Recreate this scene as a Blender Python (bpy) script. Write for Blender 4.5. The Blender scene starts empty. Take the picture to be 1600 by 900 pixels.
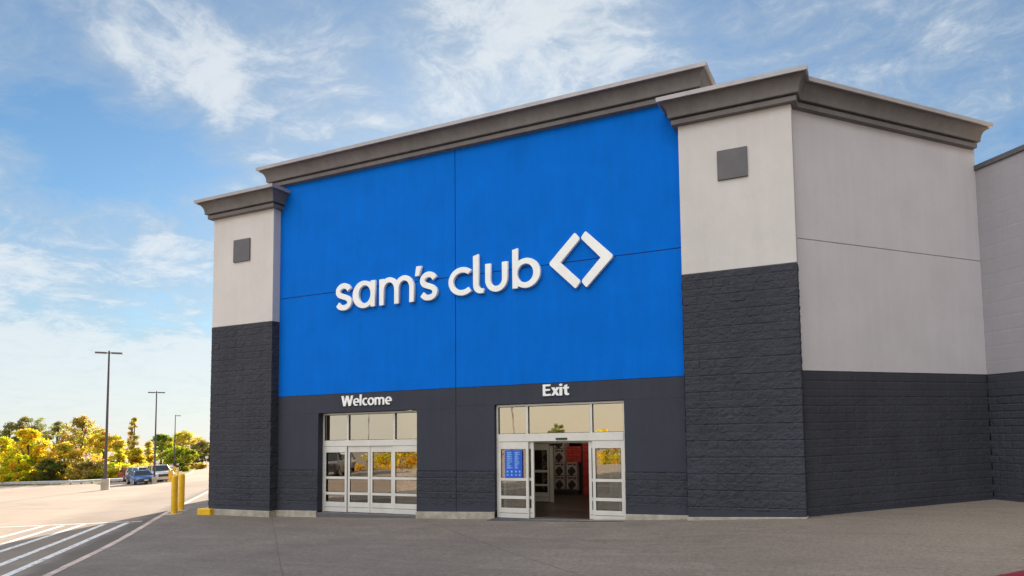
import bpy, bmesh, math, random
import numpy as np
from mathutils import Vector, Matrix, noise
random.seed(7); RNG = np.random.default_rng(11)
S = bpy.context.scene; COL = S.collection
R_ = math.radians

# ------------------------------------------------------------------ survey of the place
CAM = Vector((11.1241, -15.6716, 2.1899)); YAW, PIT, ROL = -0.3737, 0.0628, -0.0207
FOC, PX, PY = 982.5269, 973.9447, 607.6909          # for a 1600 px wide frame
GX, X3 = 0.0236, 9.6292
CF = Vector((math.sin(YAW)*math.cos(PIT), math.cos(YAW)*math.cos(PIT), math.sin(PIT)))
_r = Vector((math.cos(YAW), -math.sin(YAW), 0)); _u = _r.cross(CF)
CR = math.cos(ROL)*_r + math.sin(ROL)*_u; CU = -math.sin(ROL)*_r + math.cos(ROL)*_u
def ray(u, v): return CF + CR*((u-PX)/FOC) - CU*((v-PY)/FOC)
def sstep(a, b, x):
    t = max(0.0, min(1.0, (x-a)/(b-a))); return t*t*(3-2*t)
def pz(x, y):                                        # paved forecourt
    d = x-X3
    return GX*(d if d < 0 else 0.0) - 0.13*sstep(10.0, 4.0, x)*sstep(-13, -6, x)*sstep(-13, -1.5, y)
def lz(x, y):                                        # parking lot, falling away to the west
    d = max(-400.0, min(0.0, x-X3)); z = GX*d - 0.12
    e = max(0.0, -30-max(x, -430)); z -= 0.001*e*e/(e+14) if e > 0 else 0
    f = max(0.0, -28-max(y, -140)); z -= 0.16*f*f/(f+10) if f > 0 else 0
    z -= 0.85*(1-sstep(-58, -36, x))
    return z
def on_ground(u, v, f=lz):
    d = ray(u, v); t = 20.0
    lo, hi = 2.0, 900.0
    for _ in range(60):
        t = (lo+hi)/2; p = CAM+d*t
        if p.z > f(p.x, p.y): lo = t
        else: hi = t
    p = CAM+d*t; return Vector((p.x, p.y, f(p.x, p.y))), t
def at_depth(u, t, f=lz):
    p = CAM+ray(u, 700)*t; return Vector((p.x, p.y, f(p.x, p.y)))

# ------------------------------------------------------------------ node helpers
def mat(name):
    m = bpy.data.materials.new(name); m.use_nodes = True
    nt = m.node_tree; nt.nodes.clear()
    out = nt.nodes.new('ShaderNodeOutputMaterial'); b = nt.nodes.new('ShaderNodeBsdfPrincipled')
    nt.links.new(b.outputs[0], out.inputs[0]); return m, nt, b, out
def N(nt, t, **k):
    n = nt.nodes.new('ShaderNode'+t)
    for a, v in k.items(): setattr(n, a, v)
    return n
def setin(nt, sock, v):
    if isinstance(v, bpy.types.NodeSocket): nt.links.new(v, sock)
    elif v is not None: sock.default_value = v
def math_(nt, op, a, b=None, c=None, clamp=False):
    n = N(nt, 'Math', operation=op); n.use_clamp = clamp
    for i, v in enumerate((a, b, c)):
        if v is not None: setin(nt, n.inputs[i], v)
    return n.outputs[0]
def mixc(nt, f, a, b, blend='MIX'):
    n = N(nt, 'Mix', data_type='RGBA', blend_type=blend)
    setin(nt, n.inputs[0], f)
    for i, v in ((6, a), (7, b)):
        setin(nt, n.inputs[i], v if isinstance(v, bpy.types.NodeSocket) else (*v[:3], 1))
    return n.outputs[2]
def noise_(nt, scale, detail=4, rough=.55, vec=None, dist=0.0, dim='3D'):
    n = N(nt, 'TexNoise', noise_dimensions=dim)
    n.inputs['Scale'].default_value = scale; n.inputs['Detail'].default_value = detail
    n.inputs['Roughness'].default_value = rough; n.inputs['Distortion'].default_value = dist
    if vec is not None: nt.links.new(vec, n.inputs['Vector'])
    return n.outputs[0]
def ramp(nt, f, stops):
    n = N(nt, 'ValToRGB'); cr = n.color_ramp
    while len(cr.elements) < len(stops): cr.elements.new(.5)
    for e, (p, c) in zip(cr.elements, stops):
        e.position = p; e.color = (*c, 1) if isinstance(c, tuple) else (c, c, c, 1)
    nt.links.new(f, n.inputs[0]); return n.outputs[0]
def rng_(nt, v, a, b, c=0., d=1., smooth=True):
    n = N(nt, 'MapRange', interpolation_type='SMOOTHSTEP' if smooth else 'LINEAR'); n.clamp = True
    setin(nt, n.inputs[0], v)
    for i, q in enumerate((a, b, c, d)): n.inputs[i+1].default_value = q
    return n.outputs[0]
def objco(nt): return N(nt, 'TexCoord').outputs['Object']
def scalev(nt, vec, s):
    n = N(nt, 'Mapping'); n.inputs['Scale'].default_value = s; nt.links.new(vec, n.inputs[0]); return n.outputs[0]
def bump(nt, b, h, strength=.3, dist=.01):
    n = N(nt, 'Bump'); n.inputs['Strength'].default_value = strength; n.inputs['Distance'].default_value = dist
    nt.links.new(h, n.inputs['Height']); nt.links.new(n.outputs[0], b.inputs['Normal'])

def simple(name, col, rough=.6, metal=0, var=.08, scale=6, bmp=0, bscale=60, spec=.5):
    m, nt, b, o = mat(name); co = objco(nt)
    f = noise_(nt, scale, 6, .6, co)
    lo = tuple(c*(1-var*2) for c in col); hi = tuple(min(1, c*(1+var*2)) for c in col)
    nt.links.new(mixc(nt, rng_(nt, f, .3, .7), lo, hi), b.inputs['Base Color'])
    b.inputs['Roughness'].default_value = rough; b.inputs['Metallic'].default_value = metal
    b.inputs['Specular IOR Level'].default_value = spec
    if bmp: bump(nt, b, noise_(nt, bscale, 4, .6, co), bmp, .01)
    return m

def stucco(name, col, streak=.08, mott=.06, rough=.85, spec=.2):
    m, nt, b, o = mat(name); co = objco(nt)
    big = noise_(nt, .9, 6, .6, co); fine = noise_(nt, 9, 5, .65, co)
    st = noise_(nt, 1.0, 5, .6, scalev(nt, co, (5, 5, .35)))
    f = math_(nt, 'ADD', math_(nt, 'MULTIPLY', big, .5), math_(nt, 'ADD', math_(nt, 'MULTIPLY', fine, .2), math_(nt, 'MULTIPLY', st, .3)))
    lo = tuple(c*(1-mott-streak) for c in col); hi = tuple(c*(1+mott+streak) for c in col)
    nt.links.new(mixc(nt, rng_(nt, f, .35, .65, smooth=False), lo, hi), b.inputs['Base Color'])
    b.inputs['Roughness'].default_value = rough; b.inputs['Specular IOR Level'].default_value = spec
    h = math_(nt, 'ADD', noise_(nt, 45, 6, .7, co), math_(nt, 'MULTIPLY', noise_(nt, 3, 3, .5, co), 1.5))
    bump(nt, b, h, .35, .006); return m

M = {}
M['stucco'] = stucco('pale_stucco', (.575, .555, .548), .03, .035)
M['stucco_grey'] = stucco('grey_stucco', (.53, .512, .548), .02, .04)
M['blue'] = stucco('blue_stucco', (.001, .140, .62), .045, .07, .85, .08)
M['dark'] = stucco('dark_stucco', (.044, .048, .066), .06, .06, .8)
M['block'] = stucco('dark_split_block', (.043, .046, .060), .10, .08, .8)
M['block_grey'] = stucco('grey_block', (.33, .318, .345), .02, .04)
M['cornice'] = stucco('cornice_paint', (.158, .148, .148), .13, .07, .75)
M['cap'] = simple('cap_metal', (.36, .345, .36), .45, .2, .04, 3)
M['plaque'] = simple('plaque_paint', (.10, .096, .108), .6, 0, .05, 3)
M['footing'] = simple('footing_concrete', (.36, .33, .28), .9, 0, .10, 4, .4, 40)
M['roof'] = simple('roof_membrane', (.72, .60, .46), .8, 0, .05, 1)
M['alu'] = simple('clear_aluminium', (.68, .67, .64), .38, .25, .03, 2)
M['gasket'] = simple('black_rubber', (.012, .012, .014), .5)
M['white'] = simple('sign_white', (.86, .88, .88), .45, 0, .02, 3)
M['yellow'] = simple('yellow_paint', (.74, .43, .004), .45, 0, .06, 5, .1, 30)
M['red'] = simple('red_kerb_paint', (.20, .012, .028), .6, 0, .12, 6)
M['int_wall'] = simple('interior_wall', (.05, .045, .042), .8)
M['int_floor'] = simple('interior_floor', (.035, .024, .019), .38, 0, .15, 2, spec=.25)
M['carton'] = simple('printed_carton', (.36, .30, .28), .6, 0, .12, 8)
M['carton_red'] = simple('red_carton', (.48, .03, .02), .5, 0, .15, 8)
M['print'] = simple('dark_print', (.03, .028, .028), .5, 0, .3, 20)
M['pole'] = simple('lamp_pole_bronze', (.075, .06, .075), .4, .3, .05, 2)
M['concrete'] = simple('plain_concrete', (.42, .37, .31), .9, 0, .1, 3, .3, 30)
M['steel'] = simple('galvanised_steel', (.55, .56, .57), .4, .7, .05, 2)
M['wood'] = simple('bark', (.10, .07, .05), .9, 0, .2, 4)
M['signback'] = simple('road_sign_white', (.78, .76, .72), .5, 0, .03, 2)
M['tyre'] = simple('tyre', (.02, .02, .02), .8)
M['rim'] = simple('wheel_rim', (.5, .5, .52), .3, .8)
M['car_glass'] = simple('car_glass', (.03, .035, .04), .08, 0, .02, 2, spec=.8)
M['lamp_clear'] = simple('lamp_lens', (.8, .8, .78), .15, 0, .02, 2)
M['tail'] = simple('tail_lens', (.5, .02, .02), .2)
M['trim'] = simple('car_trim', (.03, .03, .035), .4)
M['plate'] = simple('plate', (.7, .62, .4), .5)
M['poster_blue'] = simple('poster_blue', (.02, .10, .60), .35, 0, .04, 2)
M['poster_ink'] = simple('poster_ink', (.22, .50, .85), .4)
def carpaint(n, c):
    m = simple(n, c, .3, .15, .02, 1); m.node_tree.nodes['Principled BSDF'].inputs['Coat Weight'].default_value = .6; return m
M['car_blue'] = carpaint('blue_car_paint', (.035, .085, .26)); M['car_white'] = carpaint('white_car_paint', (.72, .72, .72))
M['car_silver'] = carpaint('silver_car_paint', (.55, .55, .56)); M['car_red'] = carpaint('red_car_paint', (.38, .03, .03))
M['car_dark'] = carpaint('dark_car_paint', (.05, .05, .06))
def emit(n, c, s):
    m, nt, b, o = mat(n); b.inputs['Base Color'].default_value = (*c, 1)
    b.inputs['Emission Color'].default_value = (*c, 1); b.inputs['Emission Strength'].default_value = s; return m
M['ceil_lamp'] = emit('ceiling_lamp_glow', (1, .86, .66), 36)
def glass(n, refl, tint, base):
    m, nt, b, o = mat(n); nt.nodes.remove(b)
    g = N(nt, 'BsdfGlossy'); g.inputs['Color'].default_value = (*tint, 1); g.inputs['Roughness'].default_value = .015
    t = N(nt, 'BsdfTransparent'); t.inputs['Color'].default_value = (*base, 1)
    co = objco(nt); bp = N(nt, 'Bump'); bp.inputs['Strength'].default_value = .06; bp.inputs['Distance'].default_value = .02
    nt.links.new(noise_(nt, 1.6, 2, .5, co), bp.inputs['Height']); nt.links.new(bp.outputs[0], g.inputs['Normal'])
    fr = N(nt, 'Fresnel'); fr.inputs[0].default_value = 1.5
    f = math_(nt, 'ADD', fr.outputs[0], refl, clamp=True)
    x = N(nt, 'MixShader'); nt.links.new(f, x.inputs[0]); nt.links.new(t.outputs[0], x.inputs[1]); nt.links.new(g.outputs[0], x.inputs[2])
    nt.links.new(x.outputs[0], o.inputs[0]); return m
M['glass'] = glass('door_glass', .24, (1, .93, .82), (.80, .82, .80))
M['glass_coated'] = glass('transom_glass', .60, (1, .90, .76), (.7, .68, .62))
M['glass_dim'] = glass('inner_glass', .10, (1, .9, .7), (.7, .7, .66))

# ------------------------------------------------------------------ mesh builder
class MB:
    def __init__(s, T=None): s.v = []; s.f = []; s.m = []; s.T = T; s.sm = []
    def add(s, vs, fs, mi=0, smooth=False):
        o = len(s.v)
        for p in vs:
            p = Vector(p); s.v.append((s.T @ p) if s.T else p)
        for f in fs: s.f.append([o+i for i in f]); s.m.append(mi); s.sm.append(smooth)
    def box(s, x0, x1, y0, y1, z0, z1, mi=0):
        s.hexa([(x0,y0,z0),(x1,y0,z0),(x1,y1,z0),(x0,y1,z0),(x0,y0,z1),(x1,y0,z1),(x1,y1,z1),(x0,y1,z1)], mi)
    def hexa(s, c, mi=0):
        s.add(c, [(0,3,2,1),(4,5,6,7),(0,1,5,4),(1,2,6,5),(2,3,7,6),(3,0,4,7)], mi)
    def tube(s, pts, rad, n=10, cap=True, mi=0, smooth=True):
        pts = [Vector(p) for p in pts]; rings = []; vs = []; fs = []
        for i, p in enumerate(pts):
            d = (pts[min(i+1, len(pts)-1)]-pts[max(i-1, 0)]).normalized()
            a = Vector((1,0,0)) if abs(d.x) < .8 else Vector((0,1,0)); a = (a-d*a.dot(d)).normalized(); b = d.cross(a)
            r = rad[i] if isinstance(rad, (list, tuple)) else rad
            for k in range(n):
                t = 2*math.pi*k/n; vs.append(p+(a*math.cos(t)+b*math.sin(t))*r)
        for i in range(len(pts)-1):
            for k in range(n):
                fs.append((i*n+k, i*n+(k+1)%n, (i+1)*n+(k+1)%n, (i+1)*n+k))
        s.add(vs, fs, mi, smooth)
        if cap:
            s.add(vs[:n], [tuple(range(n))[::-1]], mi); s.add(vs[-n:], [tuple(range(n))], mi)
    def lathe(s, prof, n=20, mi=0, c=(0,0), smooth=True):
        vs = []; fs = []
        for r, z in prof:
            for k in range(n):
                t = 2*math.pi*k/n; vs.append((c[0]+r*math.cos(t), c[1]+r*math.sin(t), z))
        for i in range(len(prof)-1):
            for k in range(n): fs.append((i*n+k, i*n+(k+1)%n, (i+1)*n+(k+1)%n, (i+1)*n+k))
        s.add(vs, fs, mi, smooth)
    def prism(s, poly, a, b, axis='y', mi=0):
        n = len(poly)
        def P(p, h): return {'y': (p[0], h, p[1]), 'x': (h, p[0], p[1]), 'z': (p[0], p[1], h)}[axis]
        vs = [P(p, a) for p in poly]+[P(p, b) for p in poly]
        s.add(vs, [tuple(range(n))[::-1], tuple(range(n, 2*n))]+[(i, (i+1)%n, n+(i+1)%n, n+i) for i in range(n)], mi)
    def build(s, name, m, parent=None, bevel=0, loc=None):
        me = bpy.data.meshes.new(name); me.from_pydata([tuple(v) for v in s.v], [], s.f)
        for x in (m if isinstance(m, (list, tuple)) else [m]): me.materials.append(M[x] if isinstance(x, str) else x)
        me.polygons.foreach_set('material_index', s.m); me.polygons.foreach_set('use_smooth', s.sm)
        me.validate()
        bm = bmesh.new(); bm.from_mesh(me); bmesh.ops.recalc_face_normals(bm, faces=bm.faces); bm.to_mesh(me); bm.free()
        o = bpy.data.objects.new(name, me); COL.objects.link(o)
        if parent: o.parent = parent
        if loc is not None: o.location = loc
        if bevel:
            md = o.modifiers.new('b', 'BEVEL'); md.width = bevel; md.segments = 2; md.limit_method = 'ANGLE'; md.angle_limit = R_(40)
        return o
def tag(o, label=None, cat=None, group=None, kind=None):
    if label: o['label'] = label
    if cat: o['category'] = cat
    if group: o['group'] = group
    if kind: o['kind'] = kind
    return o
def thing(name, label, cat, loc=(0,0,0), rz=0, group=None):
    o = bpy.data.objects.new(name, None); COL.objects.link(o); o.location = loc; o.rotation_euler = (0,0,rz)
    o.empty_display_size = .2
    return tag(o, label, cat, group)
def copy_thing(o, loc, rz=0, label=None):
    c = o.copy(); COL.objects.link(c); c.location = loc; c.rotation_euler = (0,0,rz)
    if label: c['label'] = label
    for ch in list(o.children):
        d = ch.copy(); COL.objects.link(d); d.parent = c
        for g in list(ch.children):
            e = g.copy(); COL.objects.link(e); e.parent = d
    return c

# ------------------------------------------------------------------ ground, lot, forecourt
K0 = on_ground(80, 900, pz)[0]; K1 = on_ground(324, 770, pz)[0]
KD = (K1-K0); KD.z = 0; KD.normalize(); KN = Vector((KD.y, -KD.x, 0))      # along the kerb, and towards the lot
if KN.dot(Vector((-1, 0, 0))) < 0: KN = -KN

def lot_mat():
    m, nt, b, o = mat('worn_lot_surface'); co = objco(nt)
    big = noise_(nt, .12, 5, .6, co); mid = noise_(nt, 1.4, 6, .65, co); fine = noise_(nt, 34, 4, .7, co)
    st = noise_(nt, .6, 5, .6, scalev(nt, co, (.25, 1.6, 1)), .6)
    f = math_(nt, 'ADD', math_(nt, 'MULTIPLY', big, .45), math_(nt, 'ADD', math_(nt, 'MULTIPLY', mid, .25), math_(nt, 'MULTIPLY', st, .3)))
    c = ramp(nt, f, [(.3, (.25, .208, .170)), (.5, (.35, .293, .245)), (.7, (.44, .375, .32))])
    c = mixc(nt, rng_(nt, fine, .25, .75), c, mixc(nt, 1, c, (.72, .72, .72), 'MULTIPLY'))
    # coarse darker asphalt band beside the kerb, with shade painted in
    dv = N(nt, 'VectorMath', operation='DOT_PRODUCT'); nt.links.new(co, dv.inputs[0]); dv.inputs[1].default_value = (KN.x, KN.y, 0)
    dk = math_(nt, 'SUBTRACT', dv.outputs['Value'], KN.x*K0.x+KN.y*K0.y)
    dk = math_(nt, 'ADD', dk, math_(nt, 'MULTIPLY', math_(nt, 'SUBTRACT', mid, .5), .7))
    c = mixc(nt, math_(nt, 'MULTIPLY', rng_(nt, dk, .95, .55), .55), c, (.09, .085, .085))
    c = mixc(nt, rng_(nt, dk, 4.6, 2.4), c, mixc(nt, 1, c, (.74, .75, .78), 'MULTIPLY'))  # wider asphalt tone with building shade painted in, fading before the sunlit part
    nt.links.new(c, b.inputs['Base Color']); b.inputs['Roughness'].default_value = .9; b.inputs['Specular IOR Level'].default_value = .2
    bump(nt, b, math_(nt, 'ADD', fine, mid), .5, .012); return m
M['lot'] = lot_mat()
def line_mask(nt, co, a, b_, w):
    a = Vector(a); b_ = Vector(b_); d = (b_-a); d.z = 0; d.normalize(); n = Vector((-d.y, d.x, 0))
    dv = N(nt, 'VectorMath', operation='DOT_PRODUCT'); nt.links.new(co, dv.inputs[0]); dv.inputs[1].default_value = n
    k = math_(nt, 'ABSOLUTE', math_(nt, 'SUBTRACT', dv.outputs['Value'], n.dot(a)))
    return rng_(nt, k, w*.5, w)
def plaza_mat():
    m, nt, b, o = mat('forecourt_concrete'); co = objco(nt)
    big = noise_(nt, .22, 6, .62, co); mid = noise_(nt, 1.3, 7, .66, co); fine = noise_(nt, 42, 5, .72, co)
    st = noise_(nt, .8, 6, .65, scalev(nt, co, (.22, 1.2, 1)), 1.2)
    f = math_(nt, 'ADD', math_(nt, 'MULTIPLY', big, .4), math_(nt, 'ADD', math_(nt, 'MULTIPLY', mid, .25), math_(nt, 'MULTIPLY', st, .35)))
    c = ramp(nt, f, [(.32, (.145, .124, .109)), (.50, (.20, .173, .152)), (.68, (.285, .247, .212))])
    # lighter, warmer tone towards the recess on the right
    sx = N(nt, 'SeparateXYZ'); nt.links.new(co, sx.inputs[0])
    c = mixc(nt, math_(nt, 'MULTIPLY', rng_(nt, math_(nt, 'ADD', sx.outputs[0], math_(nt, 'MULTIPLY', st, 4)), 4, 20), .5), c, (.36, .305, .245))
    grit = noise_(nt, 110, 3, .8, co)
    c = mixc(nt, rng_(nt, fine, .3, .7), mixc(nt, 1, c, (.72, .72, .72), 'MULTIPLY'), c); c = mixc(nt, rng_(nt, grit, .56, .70), c, mixc(nt, 1, c, (1.35, 1.35, 1.35), 'MULTIPLY'))
    m2 = noise_(nt, 13, 6, .75, co); c = mixc(nt, rng_(nt, m2, .34, .66), mixc(nt, 1, c, (.78, .78, .80), 'MULTIPLY'), mixc(nt, 1, c, (1.2, 1.18, 1.15), 'MULTIPLY'))
    sk = noise_(nt, 1.1, 8, .72, scalev(nt, co, (.5, 2.4, 1)), 2.0); c = mixc(nt, math_(nt, 'MULTIPLY', rng_(nt, sk, .54, .66), .48), c, (.10, .088, .078))
    spots = noise_(nt, 5, 3, .5, co)
    c = mixc(nt, math_(nt, 'MULTIPLY', rng_(nt, spots, .70, .76), .5), c, (.07, .06, .055))
    wob = noise_(nt, 3.0, 3, .5, co)
    va = N(nt, 'VectorMath', operation='ADD'); nt.links.new(co, va.inputs[0])
    cv = N(nt, 'CombineXYZ'); w = math_(nt, 'MULTIPLY', math_(nt, 'SUBTRACT', wob, .5), .05); nt.links.new(w, cv.inputs[0]); nt.links.new(w, cv.inputs[1])
    nt.links.new(cv.outputs[0], va.inputs[1]); cw = va.outputs[0]
    g = None
    pts = [((425,806),(441,895)), ((185,847),(500,833)), ((660,812),(905,898)), ((560,850),(1000,842))]
    for i, (p, q) in enumerate(pts):
        a = on_ground(*p, pz)[0]; e = on_ground(*q, pz)[0]
        k = line_mask(nt, cw, a, e, .007 if i < 2 else .011)
        g = k if g is None else math_(nt, 'MULTIPLY', g, k)
    c = mixc(nt, g, mixc(nt, 1, c, (.5, .5, .5), 'MULTIPLY'), c)
    nt.links.new(c, b.inputs['Base Color']); b.inputs['Roughness'].default_value = .82; b.inputs['Specular IOR Level'].default_value = .3
    h = math_(nt, 'ADD', math_(nt, 'MULTIPLY', fine, .6), math_(nt, 'ADD', mid, math_(nt, 'MULTIPLY', g, 1.2)))
    bump(nt, b, h, .45, .01); return m
M['plaza'] = plaza_mat()
def grass_mat():
    m, nt, b, o = mat('dry_grass'); co = objco(nt)
    f = noise_(nt, .35, 6, .65, co); g = noise_(nt, 9, 4, .7, co)
    c = ramp(nt, math_(nt, 'ADD', math_(nt, 'MULTIPLY', f, .6), math_(nt, 'MULTIPLY', g, .4)), [(.35, (.07, .075, .02)), (.5, (.16, .14, .035)), (.65, (.24, .19, .06))])
    nt.links.new(c, b.inputs['Base Color']); b.inputs['Roughness'].default_value = .95; bump(nt, b, g, .8, .06); return m
M['grass'] = grass_mat()

def sheet(name, xs, ys, f, m, keep=None):
    vs = [(x, y, f(x, y)) for y in ys for x in xs]; n = len(xs); fs = []
    for j in range(len(ys)-1):
        for i in range(n-1):
            if keep is None or keep((xs[i]+xs[i+1])/2, (ys[j]+ys[j+1])/2): fs.append((j*n+i, j*n+i+1, (j+1)*n+i+1, (j+1)*n+i))
    b = MB(); b.add(vs, fs); return b.build(name, m)
def spaced(a, b, near, far, c=0.0):
    out = [c]; s = near; x = c
    while x < b: x += s; s = min(far, s*1.12); out.append(min(x, b))
    x = c; s = near
    while x > a: x -= s; s = min(far, s*1.12); out.insert(0, max(x, a))
    return out
def grid_lines(a, b, st=1.5):
    mid = [a+st*i for i in range(int((b-a)/st)+1)]
    return spaced(-2500, a, 3, 300, a)[:-1]+mid+spaced(mid[-1], 2500, 3, 300, mid[-1])[1:]
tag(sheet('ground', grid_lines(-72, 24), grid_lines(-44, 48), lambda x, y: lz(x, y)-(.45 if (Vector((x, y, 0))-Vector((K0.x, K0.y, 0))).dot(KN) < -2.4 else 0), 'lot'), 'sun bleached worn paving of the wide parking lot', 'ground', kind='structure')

# forecourt: three grids sharing their edges, trimmed along the kerb line
def forecourt():
    bm = bmesh.new()
    def grid(xs, ys):
        vv = [[bm.verts.new((x, y, pz(x, y))) for x in xs] for y in ys]
        for j in range(len(ys)-1):
            for i in range(len(xs)-1): bm.faces.new((vv[j][i], vv[j][i+1], vv[j+1][i+1], vv[j+1][i]))
    rg = lambda a, b, n: [a+(b-a)*i/n for i in range(n+1)]
    grid(rg(-60, 44, 130), rg(-40, .06, 50)); grid(rg(-60, -10.4, 62), rg(.06, 30, 40)); grid(rg(9.4, 44, 40), rg(.06, 8, 12))
    bmesh.ops.remove_doubles(bm, verts=bm.verts, dist=.001)
    e = K0+KN*0.0
    bmesh.ops.bisect_plane(bm, geom=bm.verts[:]+bm.edges[:]+bm.faces[:], plane_co=e, plane_no=KN, clear_outer=True)
    me = bpy.data.meshes.new('pavement'); bm.to_mesh(me); bm.free(); me.materials.append(M['plaza'])
    o = bpy.data.objects.new('pavement', me); COL.objects.link(o); return o
tag(forecourt(), 'grey brown concrete forecourt in front of the doors', 'pavement', kind='structure')
# kerb
kb = MB(); nseg = 90
for i in range(nseg):
    a = K0+KD*(-14+i*62/nseg); b = K0+KD*(-14+(i+1)*62/nseg)
    w0 = KN*(.0); w1 = KN*.17
    jit = random.uniform(-.006, .006)
    def q(p, w, dz): return (p.x+w.x, p.y+w.y, pz(p.x, p.y)+dz)
    w1 = KN*(.17+jit)
    kb.hexa([q(a,w0,-.4),q(b,w0,-.4),q(b,w1,-.4),q(a,w1,-.4),q(a,w0,.006),q(b,w0,.006),q(b,w1*.93,.004),q(a,w1*.93,.004)])
M['kerb'] = simple('kerb_faded_pink', (.50, .40, .36), .85, 0, .14, 3, .4, 25)
tag(kb.build('kerb', 'kerb'), 'faded pinkish concrete kerb between forecourt and lot', 'kerb', kind='structure')
# hatch markings on the lot
def paint_mat():
    m, nt, b, o = mat('worn_white_paint'); co = objco(nt)
    f = noise_(nt, 7, 6, .75, co); t = N(nt, 'BsdfTransparent'); mx = N(nt, 'MixShader')
    b.inputs['Base Color'].default_value = (.68, .68, .68, 1); b.inputs['Roughness'].default_value = .7
    nt.links.new(rng_(nt, f, .36, .46), mx.inputs[0]); nt.links.new(t.outputs[0], mx.inputs[1]); nt.links.new(b.outputs[0], mx.inputs[2])
    nt.links.new(mx.outputs[0], o.inputs[0]); return m
M['paint'] = paint_mat()
pm = MB()
def stripe(p, q, w, ext0=0, ext1=0):
    a = on_ground(*p)[0]; b = on_ground(*q)[0]; d = (b-a); d.z = 0; d.normalize(); a = a-d*ext0; b = b+d*ext1
    n = Vector((-d.y, d.x, 0))*w/2; L = (b-a).length; k = max(2, int(L/1.0)); vs = []; fs = []
    for i in range(k+1):
        c = a.lerp(b, i/k)
        for s in (-1, 1): x, y = c.x+n.x*s, c.y+n.y*s; vs.append((x, y, lz(x, y)+.004))
    for i in range(k): fs.append((2*i, 2*i+1, 2*i+3, 2*i+2))
    pm.add(vs, fs)
stripe((0,824),(222,814.6),.13, 9)
for p, q in (((8.4,900),(198,817.2)), ((0,883),(162.6,819.2)), ((0,862),(131,819.6)), ((0,851.5),(97,821.6)), ((0,840),(66,822.6))): stripe(p, q, .17, 4)
# stall lines in the sunlit field, faint
for k in range(7):
    c = Vector((-24-k*2.75, -6+k*2.3, 0)); 
    a = c; b = c+KN*5.5
    n = KD*.05; vs = [(a.x-n.x,a.y-n.y),(a.x+n.x,a.y+n.y),(b.x+n.x,b.y+n.y),(b.x-n.x,b.y-n.y)]
    pm.add([(x, y, lz(x, y)+.004) for x, y in vs], [(0,1,2,3)])
tag(pm.build('road_markings', 'paint'), 'worn white diagonal hatching painted beside the kerb', 'road marking', kind='structure')
# red painted kerb line near the camera
ra = on_ground(1545, 902, pz)[0]; rb = on_ground(1600, 891.5, pz)[0]; rd = (rb-ra).normalized(); rn = Vector((rd.y, -rd.x, 0))
rk = MB()
for i in range(10):
    a = ra+rd*(-.5+i*.8); b = ra+rd*(-.5+(i+1)*.8)
    def q(p, w, dz): return (p.x+rn.x*w, p.y+rn.y*w, pz(p.x, p.y)+dz)
    rk.hexa([q(a,0,-.1),q(b,0,-.1),q(b,.3,-.1),q(a,.3,-.1),q(a,.0,.006),q(b,0,.006),q(b,.3,.005),q(a,.3,.005)])
tag(rk.build('kerb', 'red'), 'dark red painted fire lane edge on the forecourt', 'kerb', kind='structure')

# ------------------------------------------------------------------ the store
BLD = thing('store_building', 'big grey, blue and charcoal warehouse store with stepped cornices and two glazed entrances', 'building', (0,0,0))
X0, X1, XM, X2 = -10.6531, -7.6943, -.4119, 6.7639
D, ZB, ZP, ZT, ZC, ZJ = .2788, 3.5, 6.088, 10.0, 10.832, 6.884
WL, S2 = 6.5018, math.sqrt(.5)
Q = Vector((X3+WL*S2, WL*S2, 0)); ZWJ = 6.755
TW = Matrix.Translation((X3, 0, 0)) @ Matrix.Rotation(R_(45), 4, 'Z')       # local x along the side wall, local -y outward
TR = Matrix.Translation(Q) @ Matrix.Rotation(R_(-45), 4, 'Z')
O1 = (-5.88, -1.86, 2.90); O2 = (.93, 4.98, 2.955)
g = .011
def foot_top(x): return pz(x, -.3)+(.2 if x < 3 else .2-.17*sstep(3, 9, x))
# blue wall: four panels with open joints in front of a dark backing
b = MB()
for xa, xb in ((X1, XM-g), (XM+g, X2)):
    for za, zb in ((ZB+.012, ZJ-g), (ZJ+g, ZC+.3)): b.box(xa, xb, 0, .25, za, zb)
b.build('blue_wall', 'blue', BLD, .006)
b = MB(); b.box(X1, X2, .03, .45, ZB, 11.2); b.build('joint_backing', 'print', BLD)
# charcoal lower wall
b = MB(); ZS = 1.04; ZH = 2.87
for xa, xb, o in ((X1, XM-g, O1), (XM+g, X2, O2)):
    b.box(xa, xb, .004, .35, o[2], ZB); b.box(xa, o[0], .004, .35, ZS, o[2]); b.box(o[1], xb, .004, .35, ZS, o[2])
LOW = b.build('lower_wall', 'dark', BLD, .006)
b = MB(); b.box(XM-g, XM+g, .02, .3, -.2, ZB); b.build('joint_backing', 'print', BLD)
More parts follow.
